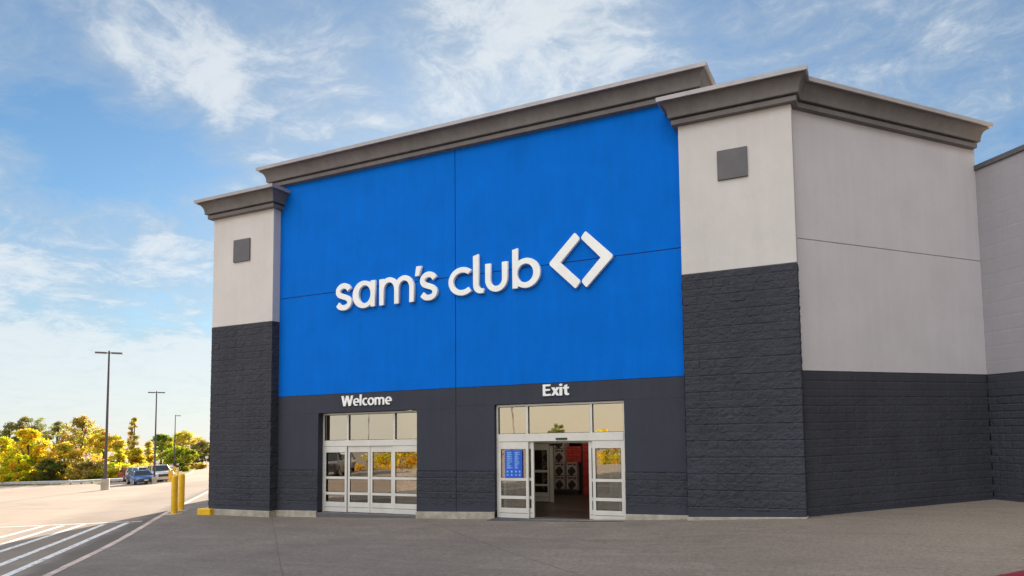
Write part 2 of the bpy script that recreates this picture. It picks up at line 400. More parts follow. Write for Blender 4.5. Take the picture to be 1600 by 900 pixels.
# split-face block, really rough
def rough(name, T, w, z0, z1, parent, amp=.022, course=.2032, blen=.4064, step=.027, seed=0, x_off=0., matname='block', groove=.016):
    nx = max(2, int(w/step)); nz = max(2, int((z1-z0)/step)); vs = []; fs = []
    rnd = random.Random(seed); offs = {}
    for j in range(nz+1):
        z = z0+(z1-z0)*j/nz; r = math.floor(z/course); fz = z/course-r
        for i in range(nx+1):
            x = w*i/nx; xx = x+x_off+(r % 2)*blen/2; c = math.floor(xx/blen); fx = xx/blen-c
            if (r, c) not in offs: offs[(r, c)] = rnd.uniform(.35, 1.0)
            d = min(fz*course, (1-fz)*course, fx*blen*1.6, (1-fx)*blen*1.6)
            e = min(1.0, d/.018)
            p = Vector((x*7+seed*3.1, z*9, r*1.7+c*2.3+seed))
            n1 = noise.noise(p*1.0)*.55+noise.noise(p*2.3)*.40+noise.noise(p*4.7)*.34
            h = groove*e+amp*e*(offs[(r, c)]*.45+.75*n1)
            vs.append((x, -max(.001, h), z))
    for j in range(nz):
        for i in range(nx): a = j*(nx+1)+i; fs.append((a, a+1, a+nx+2, a+nx+1))
    m = MB(T); m.add(vs, fs); return m.build(name, matname, parent)
for xa, xb, sd in ((X1, O1[0], 3), (O1[1], XM-g, 4), (XM+g, O2[0], 5), (O2[1], X2, 6)):
    m = MB(); m.box(xa, xb, .012, .35, -.9, ZS); 
    p = m.build('block_wall', 'block', BLD)
    rough('block_face', Matrix.Translation((xa, .01, 0)), xb-xa, foot_top((xa+xb)/2)+.2, ZS-.004, p, .026, seed=sd, x_off=xa, groove=.006)
    m = MB(); m.box(xa, xb, -.006, .012, -.9, foot_top((xa+xb)/2)+.2); m.build('base_strip', 'dark', p)
def footing(xa, xb, y, par, ret=0.0):
    m = MB(); za, zb = foot_top(xa), foot_top(xb)
    m.hexa([(xa,y,-1.2),(xb,y,-1.2),(xb,y+.4,-1.2),(xa,y+.4,-1.2),(xa,y,za),(xb,y,zb),(xb,y+.4,zb),(xa,y+.4,za)])
    return m.build('footing', 'footing', par, .008)
footing(X1+.01, O1[0], -.05, BLD); footing(O1[1], O2[0], -.05, BLD); footing(O2[1], X2-.005, -.05, BLD)
# pillars
def pillar(xa, xb, plaque, seed):
    m = MB(); m.box(xa, xb, -D, 1.5, ZP+.002, ZT+.5); p = m.build('pillar', 'stucco', BLD, .012)
    m = MB(); m.box(xa+.012, xb-.012, -D+.012, 1.5, -.6, ZP); m.build('pillar_core', 'block', p)
    zf = max(foot_top(xa), foot_top(xb))+.12
    rough('block_face', Matrix.Translation((xa, -D+.012, 0)), xb-xa, zf, ZP, p, .032, seed=seed, groove=.006)
    rough('block_face', Matrix.Translation((xb-.012, -D, 0)) @ Matrix.Rotation(R_(90), 4, 'Z'), D+.02, zf, ZP, p, .03, seed=seed+1, groove=.006)
    rough('block_face', Matrix.Translation((xa+.012, 1.2, 0)) @ Matrix.Rotation(R_(-90), 4, 'Z'), 1.2+D, zf, ZP, p, .02, seed=seed+2)
    m = MB(); m.box(xa+.004, xb-.004, -D+.002, 1.2, -.6, zf); m.build('base_strip', 'dark', p)
    cx, cz, s = plaque
    m = MB(); m.box(cx-s/2, cx+s/2, -D-.045, -D+.01, cz-s/2, cz+s/2); m.build('square_plaque', 'plaque', p, .008)
    m = MB(); za, zb = foot_top(xa), foot_top(xb); y = -D-.03; e = .02
    m.hexa([(xa-e,y,-1.4),(xb+e,y,-1.4),(xb+e,.6,-1.4),(xa-e,.6,-1.4),(xa-e,y,za),(xb+e,y,zb),(xb+e,.6,zb),(xa-e,.6,za)]); m.build('footing', 'footing', p, .01)
    return p
pillar(X0, X1, (-9.19, 8.71, .80), 20); pillar(X2, X3, (8.155, 8.765, .76), 40)
# cornice profile swept along a plan polyline with mitres (outward = right of travel)
PROF = [(0,0),(.140,.012),(.146,.13),(.05,.132),(.05,.172),(.205,.174),(.212,.20)]
PROF += [(.212+.165*(1-math.cos(t)), .20+.315*math.sin(t)) for t in [math.pi/2*k/10 for k in range(1, 11)]]
PROF += [(.385,.520),(.345,.522),(.345,.548),(.440,.550),(.446,.655),(0,.70)]
def cornice(path, z, parent, ends=(False, False)):
    pts = [Vector((x, y, 0)) for x, y in path]; rings = []
    for i, p in enumerate(pts):
        def nrm(a, b): d = (b-a).normalized(); return Vector((d.y, -d.x, 0))
        if i == 0: n = nrm(pts[0], pts[1])
        elif i == len(pts)-1: n = nrm(pts[-2], pts[-1])
        else:
            n1, n2 = nrm(pts[i-1], p), nrm(p, pts[i+1]); n = n1+n2; n = n/(n.dot(n1))
        rings.append(n)
    capk = len(PROF)-4
    for nm, lo, hi, mt in (('cornice', 0, capk, 'cornice'), ('coping', capk, len(PROF)-1, 'cap')):
        m = MB(); k = hi-lo+1
        vs = [(p.x+n.x*PROF[q][0], p.y+n.y*PROF[q][0], z+PROF[q][1]) for p, n in zip(pts, rings) for q in range(lo, hi+1)]
        fs = [(i*k+q, (i+1)*k+q, (i+1)*k+q+1, i*k+q+1) for i in range(len(pts)-1) for q in range(k-1)]
        m.add(vs, fs, 0, False)
        m.add(vs[:k], [tuple(range(k))]); m.add(vs[-k:], [tuple(range(k))])
        o = m.build(nm, mt, parent); parent = o if nm == 'cornice' else parent
cornice([(X0, 2.0), (X0, -D), (X1, -D), (X1, .9)], ZT, BLD)
wend = Q; nb = Vector((-S2, S2))
cornice([(X2, .9), (X2, -D), (X3, -D), (X3, 0), (Q.x-.20*S2, Q.y-.20*S2), (Q.x-.20*S2-1.5*S2, Q.y-.20*S2+1.5*S2)], ZT, BLD)
CX0, CX1 = -7.95, 7.15
cornice([(CX0, 1.6), (CX0, 0), (CX1, 0), (CX1, 1.6)], ZC, BLD)
m = MB(); m.box(CX0, CX1, .26, 1.6, 9.0, ZC+.69); m.box(CX0, X1-.001, .001, .27, ZT+.6, ZC+.69); m.box(X2+.001, CX1, .001, .27, ZT+.6, ZC+.69); m.box(X1,X2,.05,.27,ZC+.31,ZC+.69); m.build('parapet', 'stucco_grey', BLD)
# side wall beside the right pillar (45 degrees)
m = MB(TW); m.box(0, WL, 0, .4, ZB+.002, ZWJ-.009); m.box(0, WL, 0, .4, ZWJ+.009, ZT+.6); m.box(0, WL, .03, .6, ZB, ZT+.6)
SW = m.build('side_wall', 'stucco_grey', BLD, .005)
m = MB(TW); m.box(0, WL, .012, .5, -.8, ZB); m.build('block_core', 'block', SW)
rough('block_face', TW @ Matrix.Translation((0, .012, 0)), WL, .09, 2.88, SW, .014, seed=70, groove=.007)
rough('block_face', TW @ Matrix.Translation((0, .012, 0)), WL, 2.885, ZB-.003, SW, .002, seed=71, groove=.010, step=.03)
m = MB(TW); m.box(0, WL, .002, .3, -.8, .085); m.build('base_strip', 'dark', SW)
# long front wall returning towards the viewer
m = MB(TR); m.box(.0, 36, 0, .4, ZB+.002, 9.40); FW = m.build('front_wall', 'block_grey', BLD)
rough('painted_block_face', TR @ Matrix.Translation((0, 0, 0)), 9.0, ZB, 9.38, FW, .0015, seed=80, groove=.0035, step=.045, matname='block_grey')
m = MB(TR); m.box(0, 36, .012, .5, -.8, ZB); m.build('block_core', 'block', FW)
rough('block_face', TR @ Matrix.Translation((0, .012, 0)), 9.0, .09, 2.88, FW, .018, seed=81, groove=.012, step=.034)
rough('block_face', TR @ Matrix.Translation((0, .012, 0)), 9.0, 2.885, ZB-.003, FW, .002, seed=82, groove=.010, step=.034)
m = MB(TR); m.box(0, 36, .002, .3, -.8, .085); m.build('base_strip', 'dark', FW)
m = MB(TR); m.box(-.05, 36, -.06, .5, 9.40, 9.545); m.build('coping', 'plaque', FW, .01)
# hidden rest of the shell
L0 = Vector((X0, .2, 0)); L1 = Vector((-18.99, 8.34, 0)); B1 = L1+Vector((S2, S2, 0))*42; RE = TR @ Vector((36, .2, 0)); B2 = RE+Vector((S2, S2, 0))*46
def wallseg(a, b, z0, z1, name, mt):
    m = MB(); d = (b-a).normalized(); n = Vector((-d.y, d.x, 0))*.15
    m.hexa([tuple(a-n+Vector((0,0,z0))), tuple(b-n+Vector((0,0,z0))), tuple(b+n+Vector((0,0,z0))), tuple(a+n+Vector((0,0,z0))),
            tuple(a-n+Vector((0,0,z1))), tuple(b-n+Vector((0,0,z1))), tuple(b+n+Vector((0,0,z1))), tuple(a+n+Vector((0,0,z1)))])
    return m.build(name, mt, BLD)
wallseg(L0, L1, -2, 10.5, 'west_wall', 'stucco_grey'); wallseg(L1, B1, -4, 9.6, 'rear_wall', 'stucco_grey')
wallseg(B1, B2, -4, 9.6, 'rear_wall', 'stucco_grey'); wallseg(B2, RE, -4, 9.6, 'rear_wall', 'stucco_grey')
m = MB(); poly = [(RE.x, RE.y), (Q.x, Q.y), (X3-.1, .3), (X0+.1, .3), (L1.x, L1.y), (B1.x, B1.y), (B2.x, B2.y)]
m.prism(poly, 8.85, 9.0, 'z'); m.build('roof', 'roof', BLD)

# ------------------------------------------------------------------ entrances
def leaf(name, x0, x1, y, z0, zs, ztop, par, pane='glass', lab=None, stile=.085):
    # zs: list of glass (bottom, top); boxes butt end to end
    m = MB(); d = .05
    m.box(x0, x0+stile, y, y+d, z0, ztop); m.box(x1-stile, x1, y, y+d, z0, ztop)
    lv = sorted(zs); edges = [z0]+[e for a in lv for e in a]+[ztop]
    for i in range(0, len(edges), 2): m.box(x0+stile, x1-stile, y+.002, y+d-.002, edges[i], edges[i+1])
    m.box(x0+stile*.3, x1-stile*.3, y-.004, y, (z0+lv[0][0])/2-.005, (z0+lv[0][0])/2+.004, 1)
    o = m.build(name, ['alu', 'gasket'], par, .004)
    p = MB()
    for a, b2 in lv: p.box(x0+stile-.004, x1-stile+.004, y+.02, y+.032, a-.004, b2+.004)
    p.build('glass_pane', pane, o)
    gk = MB(); t = .012
    for a, b2 in lv:
        xa, xb = x0+stile, x1-stile
        gk.box(xa, xa+t, y+.008, y+.018, a, b2); gk.box(xb-t, xb, y+.008, y+.018, a, b2)
        gk.box(xa+t, xb-t, y+.008, y+.018, a, a+t); gk.box(xa+t, xb-t, y+.008, y+.018, b2-t, b2)
    gk.build('gasket', 'gasket', o)
    if lab: o['label'] = lab
    return o
def frame(name, xa, xb, y, z0, zt, zh0, zh1, mulls, pane):
    m = MB(); d = .12; j = .06
    m.box(xa, xa+j, y, y+d, z0, zt); m.box(xb-j, xb, y, y+d, z0, zt)
    m.box(xa+j, xb-j, y, y+d, zt-.06, zt); m.box(xa+j, xb-j, y-.012, y+d, zh0, zh1)
    for c in mulls: m.box(c-.035, c+.035, y+.002, y+d-.002, zh1, zt-.06)
    o = m.build(name, 'alu', BLD, .006)
    p = MB(); xs = [xa+j]+[e for c in mulls for e in (c-.035, c+.035)]+[xb-j]
    for i in range(0, len(xs), 2):
        q = MB(); q.box(xs[i]-.004, xs[i+1]+.004, y+.05, y+.062, zh1-.004, zt-.056); q.build('transom_pane', pane, o)
        t = .014; k = MB(); a, b2, z_0, z_1 = xs[i], xs[i+1], zh1, zt-.06
        k.box(a, a+t, y+.03, y+.048, z_0, z_1); k.box(b2-t, b2, y+.03, y+.048, z_0, z_1); k.box(a+t, b2-t, y+.03, y+.048, z_1-t, z_1); k.box(a+t, b2-t, y+.03, y+.048, z_0, z_0+t)
        k.build('gasket', 'gasket', o)
    return o
YA = .2
frame('entrance_frame', O1[0], O1[1]-.002, YA, -.36, O1[2]-.01, 1.80, 1.99, (-4.81, -2.91), 'glass_coated')
GA = [(-.013, .222), (.304, .73), (.812, 1.60)]
for i, (xa, xb) in enumerate(((-5.815, -4.84), (-4.818, -3.90), (-3.882, -2.96), (-2.944, -1.925))):
    leaf('glazed_door', xa, xb, YA+(.0 if i in (0, 3) else .03), -.33, GA, 1.795, BLD)
m = MB(); m.box(O1[0], O1[1], -.04, .5, -.7, -.345); m.build('threshold', 'plaque', BLD)
YB = .10
frame('exit_frame', O2[0], O2[1]-.002, YB, -.32, O2[2]-.01, 1.876, 2.096, (1.95, 3.964), 'glass_coated')
GB = [(-.017, .236), (.326, .754), (.836, 1.665)]
leaf('glazed_door', .99, 1.985, YB, -.305, GB, 1.87, BLD); leaf('glazed_door', 3.99, 4.92, YB, -.275, GB, 1.87, BLD)
leaf('glazed_door', 1.13, 2.125, YB+.06, -.29, GB, 1.865, BLD); leaf('glazed_door', 3.85, 4.80, YB+.06, -.27, GB, 1.865, BLD)
m = MB(); m.box(2.888, 3.235, YB-.05, YB-.013, 1.912, 1.966); m.build('door_sensor', 'gasket', BLD, .008)
m = MB(); m.hexa([(.86,-.33,-.6),(5.02,-.33,-.6),(5.0,.3,-.6),(.9,.3,-.6),(.86,-.33,pz(.86,-.33)+.012),(5.02,-.33,pz(5.02,-.33)+.012),(5.0,.3,-.285),(.9,.3,-.285)])
M['threshold'] = simple('dark_tactile_strip', (.055, .058, .075), .8, 0, .15, 12, .5, 30)
m.build('threshold', 'threshold', BLD)
# interior
def st(o, lab, cat): return tag(o, lab, cat, kind='structure')
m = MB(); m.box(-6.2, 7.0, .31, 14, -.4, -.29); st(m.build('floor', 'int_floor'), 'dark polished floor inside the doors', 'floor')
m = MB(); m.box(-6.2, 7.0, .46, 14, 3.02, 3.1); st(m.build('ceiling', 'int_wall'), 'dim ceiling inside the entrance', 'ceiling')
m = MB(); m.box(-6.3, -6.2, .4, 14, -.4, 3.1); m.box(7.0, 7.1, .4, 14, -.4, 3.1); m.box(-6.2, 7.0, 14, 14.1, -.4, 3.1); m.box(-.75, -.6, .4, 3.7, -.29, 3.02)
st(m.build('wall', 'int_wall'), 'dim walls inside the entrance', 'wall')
YI = 3.75
m = MB()
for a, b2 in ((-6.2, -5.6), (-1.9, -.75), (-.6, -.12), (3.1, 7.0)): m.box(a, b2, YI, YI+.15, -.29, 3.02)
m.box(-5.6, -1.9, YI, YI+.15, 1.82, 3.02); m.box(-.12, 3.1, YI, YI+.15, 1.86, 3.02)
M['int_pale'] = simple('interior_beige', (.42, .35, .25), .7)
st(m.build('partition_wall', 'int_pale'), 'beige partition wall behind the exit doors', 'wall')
IF = thing('inner_sliding_door', 'inner aluminium sliding door standing open behind the exit', 'door', (0, YI, -.29))
def inner(x0, x1, par):
    return leaf('door_leaf', x0, x1, -.06, .02, [(.33, .55), (.62, 1.02), (1.1, 1.79)], 2.0, par, 'glass_dim', None, .07)
inner(-.02, .72, IF); inner(2.35, 3.05, IF)
m = MB(); m.box(-.1, -.03, -.08, .05, 0, 2.12); m.box(3.06, 3.1, -.08, .05, 0, 2.12); m.box(-.03, 3.06, -.08, .05, 2.02, 2.12); m.box(.75, .87, -.08, -.0, 0, 2.02); m.box(.78, 1.1, -.12, -.08, 1.95, 2.01, 1)
m.build('door_frame', ['alu', 'gasket'], IF, .004)
IF2 = thing('inner_door_wall', 'inner glazed doors behind the closed left entrance', 'door', (0, YI, -.29))
for k in range(4): leaf('door_leaf', -5.6+k*.925, -5.6+(k+1)*.925-.015, -.05, .02, [(.33, .55), (.62, 1.02), (1.1, 1.79)], 2.08, IF2, 'glass_dim', None, .07)
# goods seen through the open exit
def carton(w, d, h, red=False, name='carton'):
    o = MB(); o.box(-w/2, w/2, -d/2, d/2, 0, h); c = o.build(name, 'carton_red' if red else 'carton', None, .006)
    p = MB(); y = -d/2-.003
    if red:
        for k in range(3): p.box(-w*.42, w*.42, y, y+.002, h*(.16+.27*k), h*(.22+.27*k))
    else:
        p.box(-w*.40, w*.12, y, y+.002, h*.84, h*.93); p.box(w*.2, w*.42, y, y+.002, h*.80, h*.94)
        for bx, bz, br, ph in ((-.16, .36, .22, 0), (.17, .38, .21, 1.0), (.02, .54, .20, 2.0), (.0, .28, .24, .5)):
            pts = [(w*(bx+br*math.cos(t)*(1+.10*math.sin(3*t+ph))), h*(bz+br*.9*math.sin(t)*(1-.1*math.cos(2*t+ph)))) for t in [k*math.pi/7 for k in range(14)]]
            p.prism(pts, y-.0004*ph, y+.002, 'y')
        p.box(-w*.45, w*.45, y, y+.002, h*.03, h*.08)
    p.build('printed_picture', 'print', c); return c
GC = 'printed cartons stacked inside the store'
proto = tag(carton(.43, .5, .52), None, 'carton', GC); proto.location = (-.165, 6.4, -.12)
spots = [(-.165, .40, 'printed pale carton, middle of the left stack beyond the exit'), (-.165, .92, 'printed pale carton, third up in the left stack beyond the exit'), (-.165, 1.44, 'printed pale carton topping the left stack beyond the exit'),
         (.37, -.12, 'printed pale carton at the bottom of the short stack by the red boxes'), (.37, .40, 'printed pale carton topping the short stack in front of the red boxes'), (.37, 1.96, ''), (-.7, .40, 'printed pale carton seen through the inner door glass, middle level'), (-.7, -.12, 'printed pale carton seen through the inner door glass, lowest level'), (-.7, .92, 'printed pale carton seen through the inner door glass, upper level')]
proto['label'] = 'printed pale carton at the bottom of the left stack beyond the exit'
for x, z, lb in spots:
    if not lb: continue
    c = copy_thing(proto, (x, 6.4, z), 0, lb)
pl = MB(); pl.box(-1.0, .65, 6.1, 6.75, -.29, -.13); tag(pl.build('pallet', 'trim'), 'dark low pallet under the pale cartons', 'pallet')
GR = 'red boxes stacked inside the store'
rp = tag(carton(.62, .5, .30, True), 'red box at the bottom of the tall stack beyond the exit', 'carton', GR); rp.location = (1.12, 6.5, -.29)
for k in range(1, 7): copy_thing(rp, (1.12, 6.5, -.29+k*.302), 0, 'red box %s of the tall stack beyond the exit' % ['second from the bottom', 'third from the bottom', 'in the middle', 'third from the top', 'second from the top', 'at the top'][k-1])
for k in range(2): copy_thing(rp, (.40, 6.55, .93+k*.302), 0, 'red box lying on the short stack of pale cartons, %s' % ('lower one', 'upper one')[k])
dk = MB()
for k in range(5): dk.box(.70, .80, 6.3, 6.7, -.29+k*.4, -.29+k*.4+.38)
tag(dk.build('display_tower', 'print'), 'slim dark display tower between the pale and red boxes', 'display')
# more stock further right and behind
sh = thing('storage_shelf', 'tall dark shelf with stock at the back of the store', 'shelf', (1.0, 9.5, -.29))
for x in (-3, -1, 1, 3): m = MB(); m.box(x-.04, x+.04, -.4, .4, 0, 2.9); m.build('upright', 'trim', sh)
for z in (.15, 1.0, 1.9): m = MB(); m.box(-3, 3, -.41, .41, z, z+.05); m.build('shelf_board', 'trim', sh)
gi = 0
for x in np.arange(-2.6, 2.8, .72):
    for z, lv in ((.202, 'bottom'), (1.052, 'middle'), (1.952, 'top')):
        c = copy_thing(proto if gi % 3 else rp, (1.0+x, 9.45, -.29+z), 0, 'stock carton on the %s board of the dark shelf at the back' % lv); c['group'] = 'stock on the %s board of the dark shelf' % lv; gi += 1
# ceiling lamps
for i, (x, y) in enumerate(((1.3, 1.8), (4.2, 1.9), (3.6, 5.2), (.6, 5.0), (-3.8, 1.9))):
    L = thing('ceiling_lamp', 'small lit ceiling lamp inside the %s' % ['exit lobby, left one', 'exit lobby, right one', 'store beyond the exit, right one', 'store above the cartons', 'left entrance lobby'][i], 'ceiling lamp', (x, y, 3.02), 0, 'ceiling lamps inside the store')
    m = MB(); m.lathe([(.16, -.0), (.16, -.05), (.13, -.05)], 16); m.build('lamp_housing', 'alu', L)
    m = MB(); m.lathe([(.13, -.045), (.001, -.046)], 16); m.build('lamp_lens', 'ceil_lamp', L)
# blue hours poster on the fixed pane
PO = thing('poster', 'blue opening hours poster on the left pane of the exit', 'poster', (1.503, YB-.008, 1.24))
m = MB(); m.box(-.288, .288, -.004, .004, -.39, .39); m.build('sheet', 'poster_blue', PO)
m = MB(); rr = random.Random(5)
for cx in (-.22, .04):
    for k in range(9):
        z = .33-k*.055; w = rr.uniform(.10, .19); m.box(cx, cx+w, -.006, -.0042, z-.009, z+.009)
        m.box(cx, cx+w*.6, -.006, -.0042, z-.026, z-.017)
for cx in (-.2, -.06, .08, .2):
    m.prism([(cx+.03*math.cos(t), -.22+.03*math.sin(t)) for t in [k*math.pi/6 for k in range(12)]], -.006, -.0042, 'y'); m.prism([(cx+.03*math.cos(t), -.32+.024*math.sin(t)) for t in [k*math.pi/6 for k in range(12)]], -.006, -.0042, 'y')
m.build('printing', 'poster_ink', PO)

# ------------------------------------------------------------------ lettering
def outline(name, loops, y, depth, par, bev=.012, m='white', res=2):
    cu = bpy.data.curves.new(name, 'CURVE'); cu.dimensions = '2D'; cu.fill_mode = 'BOTH'; cu.extrude = depth/2-bev; cu.bevel_depth = bev; cu.bevel_resolution = res; cu.offset = -bev
    for lp in loops:
        s = cu.splines.new('POLY'); s.points.add(len(lp)-1); s.use_cyclic_u = True
        for q, (x, z) in zip(s.points, lp): q.co = (x, z, 0, 1)
    t = bpy.data.objects.new(name+'_c', cu); COL.objects.link(t)
    t.rotation_euler = (R_(90), 0, 0); t.location = (0, y, 0)
    bpy.context.view_layer.update(); dg = bpy.context.evaluated_depsgraph_get()
    me = bpy.data.meshes.new_from_object(t.evaluated_get(dg)); me.transform(t.matrix_world); me.name = name
    bpy.data.objects.remove(t); bpy.data.curves.remove(cu)
    me.materials.clear(); me.materials.append(M[m])
    o = bpy.data.objects.new(name, me); COL.objects.link(o); o.parent = par; return o
def ell(cx, cz, rx, rz, a0, a1, n=28):
    return [(cx+rx*math.cos(R_(a0+(a1-a0)*i/n)), cz+rz*math.sin(R_(a0+(a1-a0)*i/n))) for i in range(n+1)]
def stroke(c, w):
    c = [Vector((x, z, 0)) for x, z in c]; l = []; r = []
    for i, p in enumerate(c):
        d = (c[min(i+1, len(c)-1)]-c[max(i-1, 0)]).normalized(); n = Vector((-d.y, d.x, 0))*w/2
        l.append((p.x+n.x, p.y+n.y)); r.append((p.x-n.x, p.y-n.y))
    return l+r[::-1]
def catmull(p, k=8):
    out = []; P = [p[0]]+p+[p[-1]]
    for i in range(1, len(P)-2):
        for j in range(k):
            t = j/k; out.append(tuple(.5*(2*P[i][a]+(P[i+1][a]-P[i-1][a])*t+(2*P[i-1][a]-5*P[i][a]+4*P[i+1][a]-P[i+2][a])*t*t+(3*P[i][a]-P[i-1][a]-3*P[i+1][a]+P[i+2][a])*t**3) for a in (0, 1)))
    return out+[p[-1]]
LY, LD = -.055, .095      # letters stand clear of the wall on stubs
SG = thing('wall_lettering', 'large white raised lettering across the blue wall', 'sign', (0, 0, 0))
def s_shape(x0, x1, z0, z1, w):
    u = [(.93,.80),(.80,.93),(.55,1.0),(.28,.97),(.09,.86),(.05,.72),(.17,.59),(.45,.51),(.75,.43),(.94,.30),(.92,.14),(.74,.03),(.47,0),(.22,.04),(.02,.17)]
    a, b2 = x0+w/2, x1-w/2; c, d = z0+w/2, z1-w/2
    return [stroke(catmull([(a+(b2-a)*p, c+(d-c)*q) for p, q in u]), w)]
B, T, W_ = 6.24, 7.10, .185
def arc_join(cx, cz, rx, rz, x):       # angle on ellipse where it meets x
    return math.degrees(math.acos(max(-1, min(1, (x-cx)/rx))))
letters = []
letters.append(s_shape(-5.08, -4.365, 6.215, 7.115, .18))
# a
sl, sr = -3.605, -3.425; cx, cz, rx, rz = -3.885, 6.665, .46, .448
t = arc_join(cx, cz, rx, rz, sl)
letters.append([[(sl, T-.01), (sr, T-.01), (sr, B), (sl, B)]+ell(cx, cz, rx, rz, -t, -360+t, 40), ell(cx+.035, cz, .245, .288, 0, 359, 36)])
# m
a1, a2, a3 = -3.25, -2.655, -2.07; w = .182; ic1 = (a1+w+a2)/2; ic2 = (a2+w+a3)/2; ri = (a2-a1-w)/2; ro = ri+w; zc = 6.70; rt = T+.012-zc
tt = math.degrees(math.acos(((a1+w)-ic1)/ro))
vv = math.degrees(math.acos(((ic1+ic2)/2-ic1)/ro))
letters.append([[(a1, B), (a1, T-.02), (a1+w, T-.02)]+ell(ic1, zc, ro, rt, min(tt, 140), vv, 18)+ell(ic2, zc, ro, rt, 180-vv, 0, 22)+[(a3+w, B), (a3, B)]
                + ell(ic2, zc, ri, rt-.165, 0, 180, 18)+[(a2+w, B), (a2, B)]+ell(ic1, zc, ri, rt-.165, 0, 180, 18)+[(a1+w, B)]])
letters.append([[(-1.80, 7.335), (-1.60, 7.335), (-1.69, 7.03), (-1.85, 7.03)]])
letters.append(s_shape(-1.68, -.985, 6.225, 7.125, .18))
# c
letters.append([ell(-.105, 6.69, .49, .432, 47, 313, 44)+ell(-.105, 6.69, .312, .262, 313, 47, 44)])
# l
letters.append([[(.288, 7.405), (.482, 7.452), (.482, 6.56)]+ell(.60, 6.545, .118, .14, 180, 270, 8)+[(.655, 6.405), (.655, 6.262), (.56, 6.262)]+ell(.54, 6.53, .252, .27, 270, 180, 10)])
# u
ul, ur, uw = .712, 1.472, .185; uc = (ul+ur)/2; ro = (ur-ul)/2; zc = 6.63
letters.append([[(ul, 7.12)]+ell(uc, zc, ro, zc-6.255, 180, 360, 30)+[(ur, 7.12), (ur-uw, 7.12)]+ell(uc, zc, ro-uw, zc-6.43, 360, 180, 26)+[(ul+uw, 7.12)]])
# b
bl, br = 1.635, 1.818; cx, cz, rx, rz = 2.085, 6.705, .468, .438; t = arc_join(cx, cz, rx, rz, br)
letters.append([[(br, 7.46), (bl, 7.425), (bl, 6.285), (br, 6.285)]+ell(cx, cz, rx, rz, -t, t, 40), ell(cx-.02, cz, .26, .27, 0, 359, 36)])
for L in letters: outline('letter', L, LY, LD, SG)
EM = thing('emblem', 'white open diamond of two angle brackets on the blue wall', 'emblem', (0, 0, 0))
def rounded(poly, r, n=5):
    out = []; k = len(poly)
    for i in range(k):
        p, a, b2 = Vector(poly[i]), Vector(poly[i-1]), Vector(poly[(i+1) % k]); rr_ = r[i] if isinstance(r, list) else r
        u, v = (a-p).normalized(), (b2-p).normalized()
        p0, p1 = p+u*rr_, p+v*rr_
        for j in range(n+1):
            t_ = j/n; q = p0*(1-t_)**2+p*2*t_*(1-t_)+p1*t_*t_; out.append((q.x, q.y))
    return out
cz = 6.875
outline('bracket', [rounded([(2.815, cz), (3.655, cz+.80), (3.825, cz+.60), (3.205, cz-.005), (3.825, cz-.60), (3.655, cz-.795)], [.10, .05, .09, .005, .09, .05])], LY, LD, EM)
outline('bracket', [rounded([(4.82, cz), (3.985, cz-.795), (3.825, cz-.60), (4.425, cz-.005), (3.825, cz+.62), (3.985, cz+.80)], [.10, .05, .09, .005, .09, .05])], LY, LD, EM)
def glyph(ch):                       # (advance, loops) in units of cap height, bold humanist sans
    w, xh = .188, .72
    if ch == 'W': return 1.22, [[(0,1),(.215,1),(.335,.36),(.49,1),(.715,1),(.875,.36),(.99,1),(1.20,1),(.985,0),(.755,0),(.60,.62),(.445,0),(.215,0)]]
    if ch == 'E': return .60, [[(0,0),(0,1),(.56,1),(.56,.83),(w,.83),(w,.60),(.53,.60),(.53,.435),(w,.435),(w,.17),(.575,.17),(.575,0)]]
    if ch == 'l': return w+.07, [[(0,0),(0,1.06),(w,1.06),(w,0)]]
    if ch == 'o': return .70, [ell(.33,.36,.34,.375,0,352,44), ell(.33,.36,.15,.235,0,350,36)]
    if ch == 'c': return .545, [ell(.33,.36,.335,.375,52,308,34)+ell(.335,.36,.145,.228,300,60,30)]
    if ch == 'e': return .66, [ell(.315,.36,.325,.375,0,300,40)+ell(.315,.36,.14,.225,292,198,20)+[(.635,.29)], ell(.315,.42,.135,.18,0,180,20)]
    if ch == 'm':
        i1, i2, ri, ro = .2975, .6225+.06, .0925+.0, .0925+.2
        a2, a3 = .39, .78; i1 = (w+a2)/2; i2 = (a2+w+a3)/2; ri = (a2-w)/2; ro = ri+w-.005; z = .45; rt = .735-z
        t = math.degrees(math.acos(max(-1, (w-.03-i1)/ro))); v = math.degrees(math.acos((i2-i1)/2/ro))
        return a3+w+.07, [[(0,0),(0,.72),(w-.03,.72)]+ell(i1,z,ro,rt,t,v,14)+ell(i2,z,ro,rt,180-v,0,18)+[(a3+w,0),(a3,0)]+ell(i2,z,ri,rt-.17,0,180,12)+[(a2+w,0),(a2,0)]+ell(i1,z,ri,rt-.17,0,180,12)+[(w,0)]]
    if ch == 'x': return .62, [[(0,0),(.20,.365),(.01,.72),(.24,.72),(.315,.545),(.395,.72),(.615,.72),(.425,.37),(.63,0),(.40,0),(.31,.185),(.22,0)]]
    if ch == 'i': return w+.06, [[(0,0),(0,.72),(w,.72),(w,0)], ell(w/2,.91,.115,.11,0,345,20)]
    if ch == 't': return .42, [[(.10,.555),(0,.555),(0,.72),(.10,.72),(.10,.86),(.30,.93),(.30,.72),(.43,.72),(.43,.555),(.30,.555),(.30,.25)]+[(.32,.185),(.36,.165),(.43,.17),(.43,.01),(.34,-.012),(.22,.005),(.135,.07),(.10,.18)]]
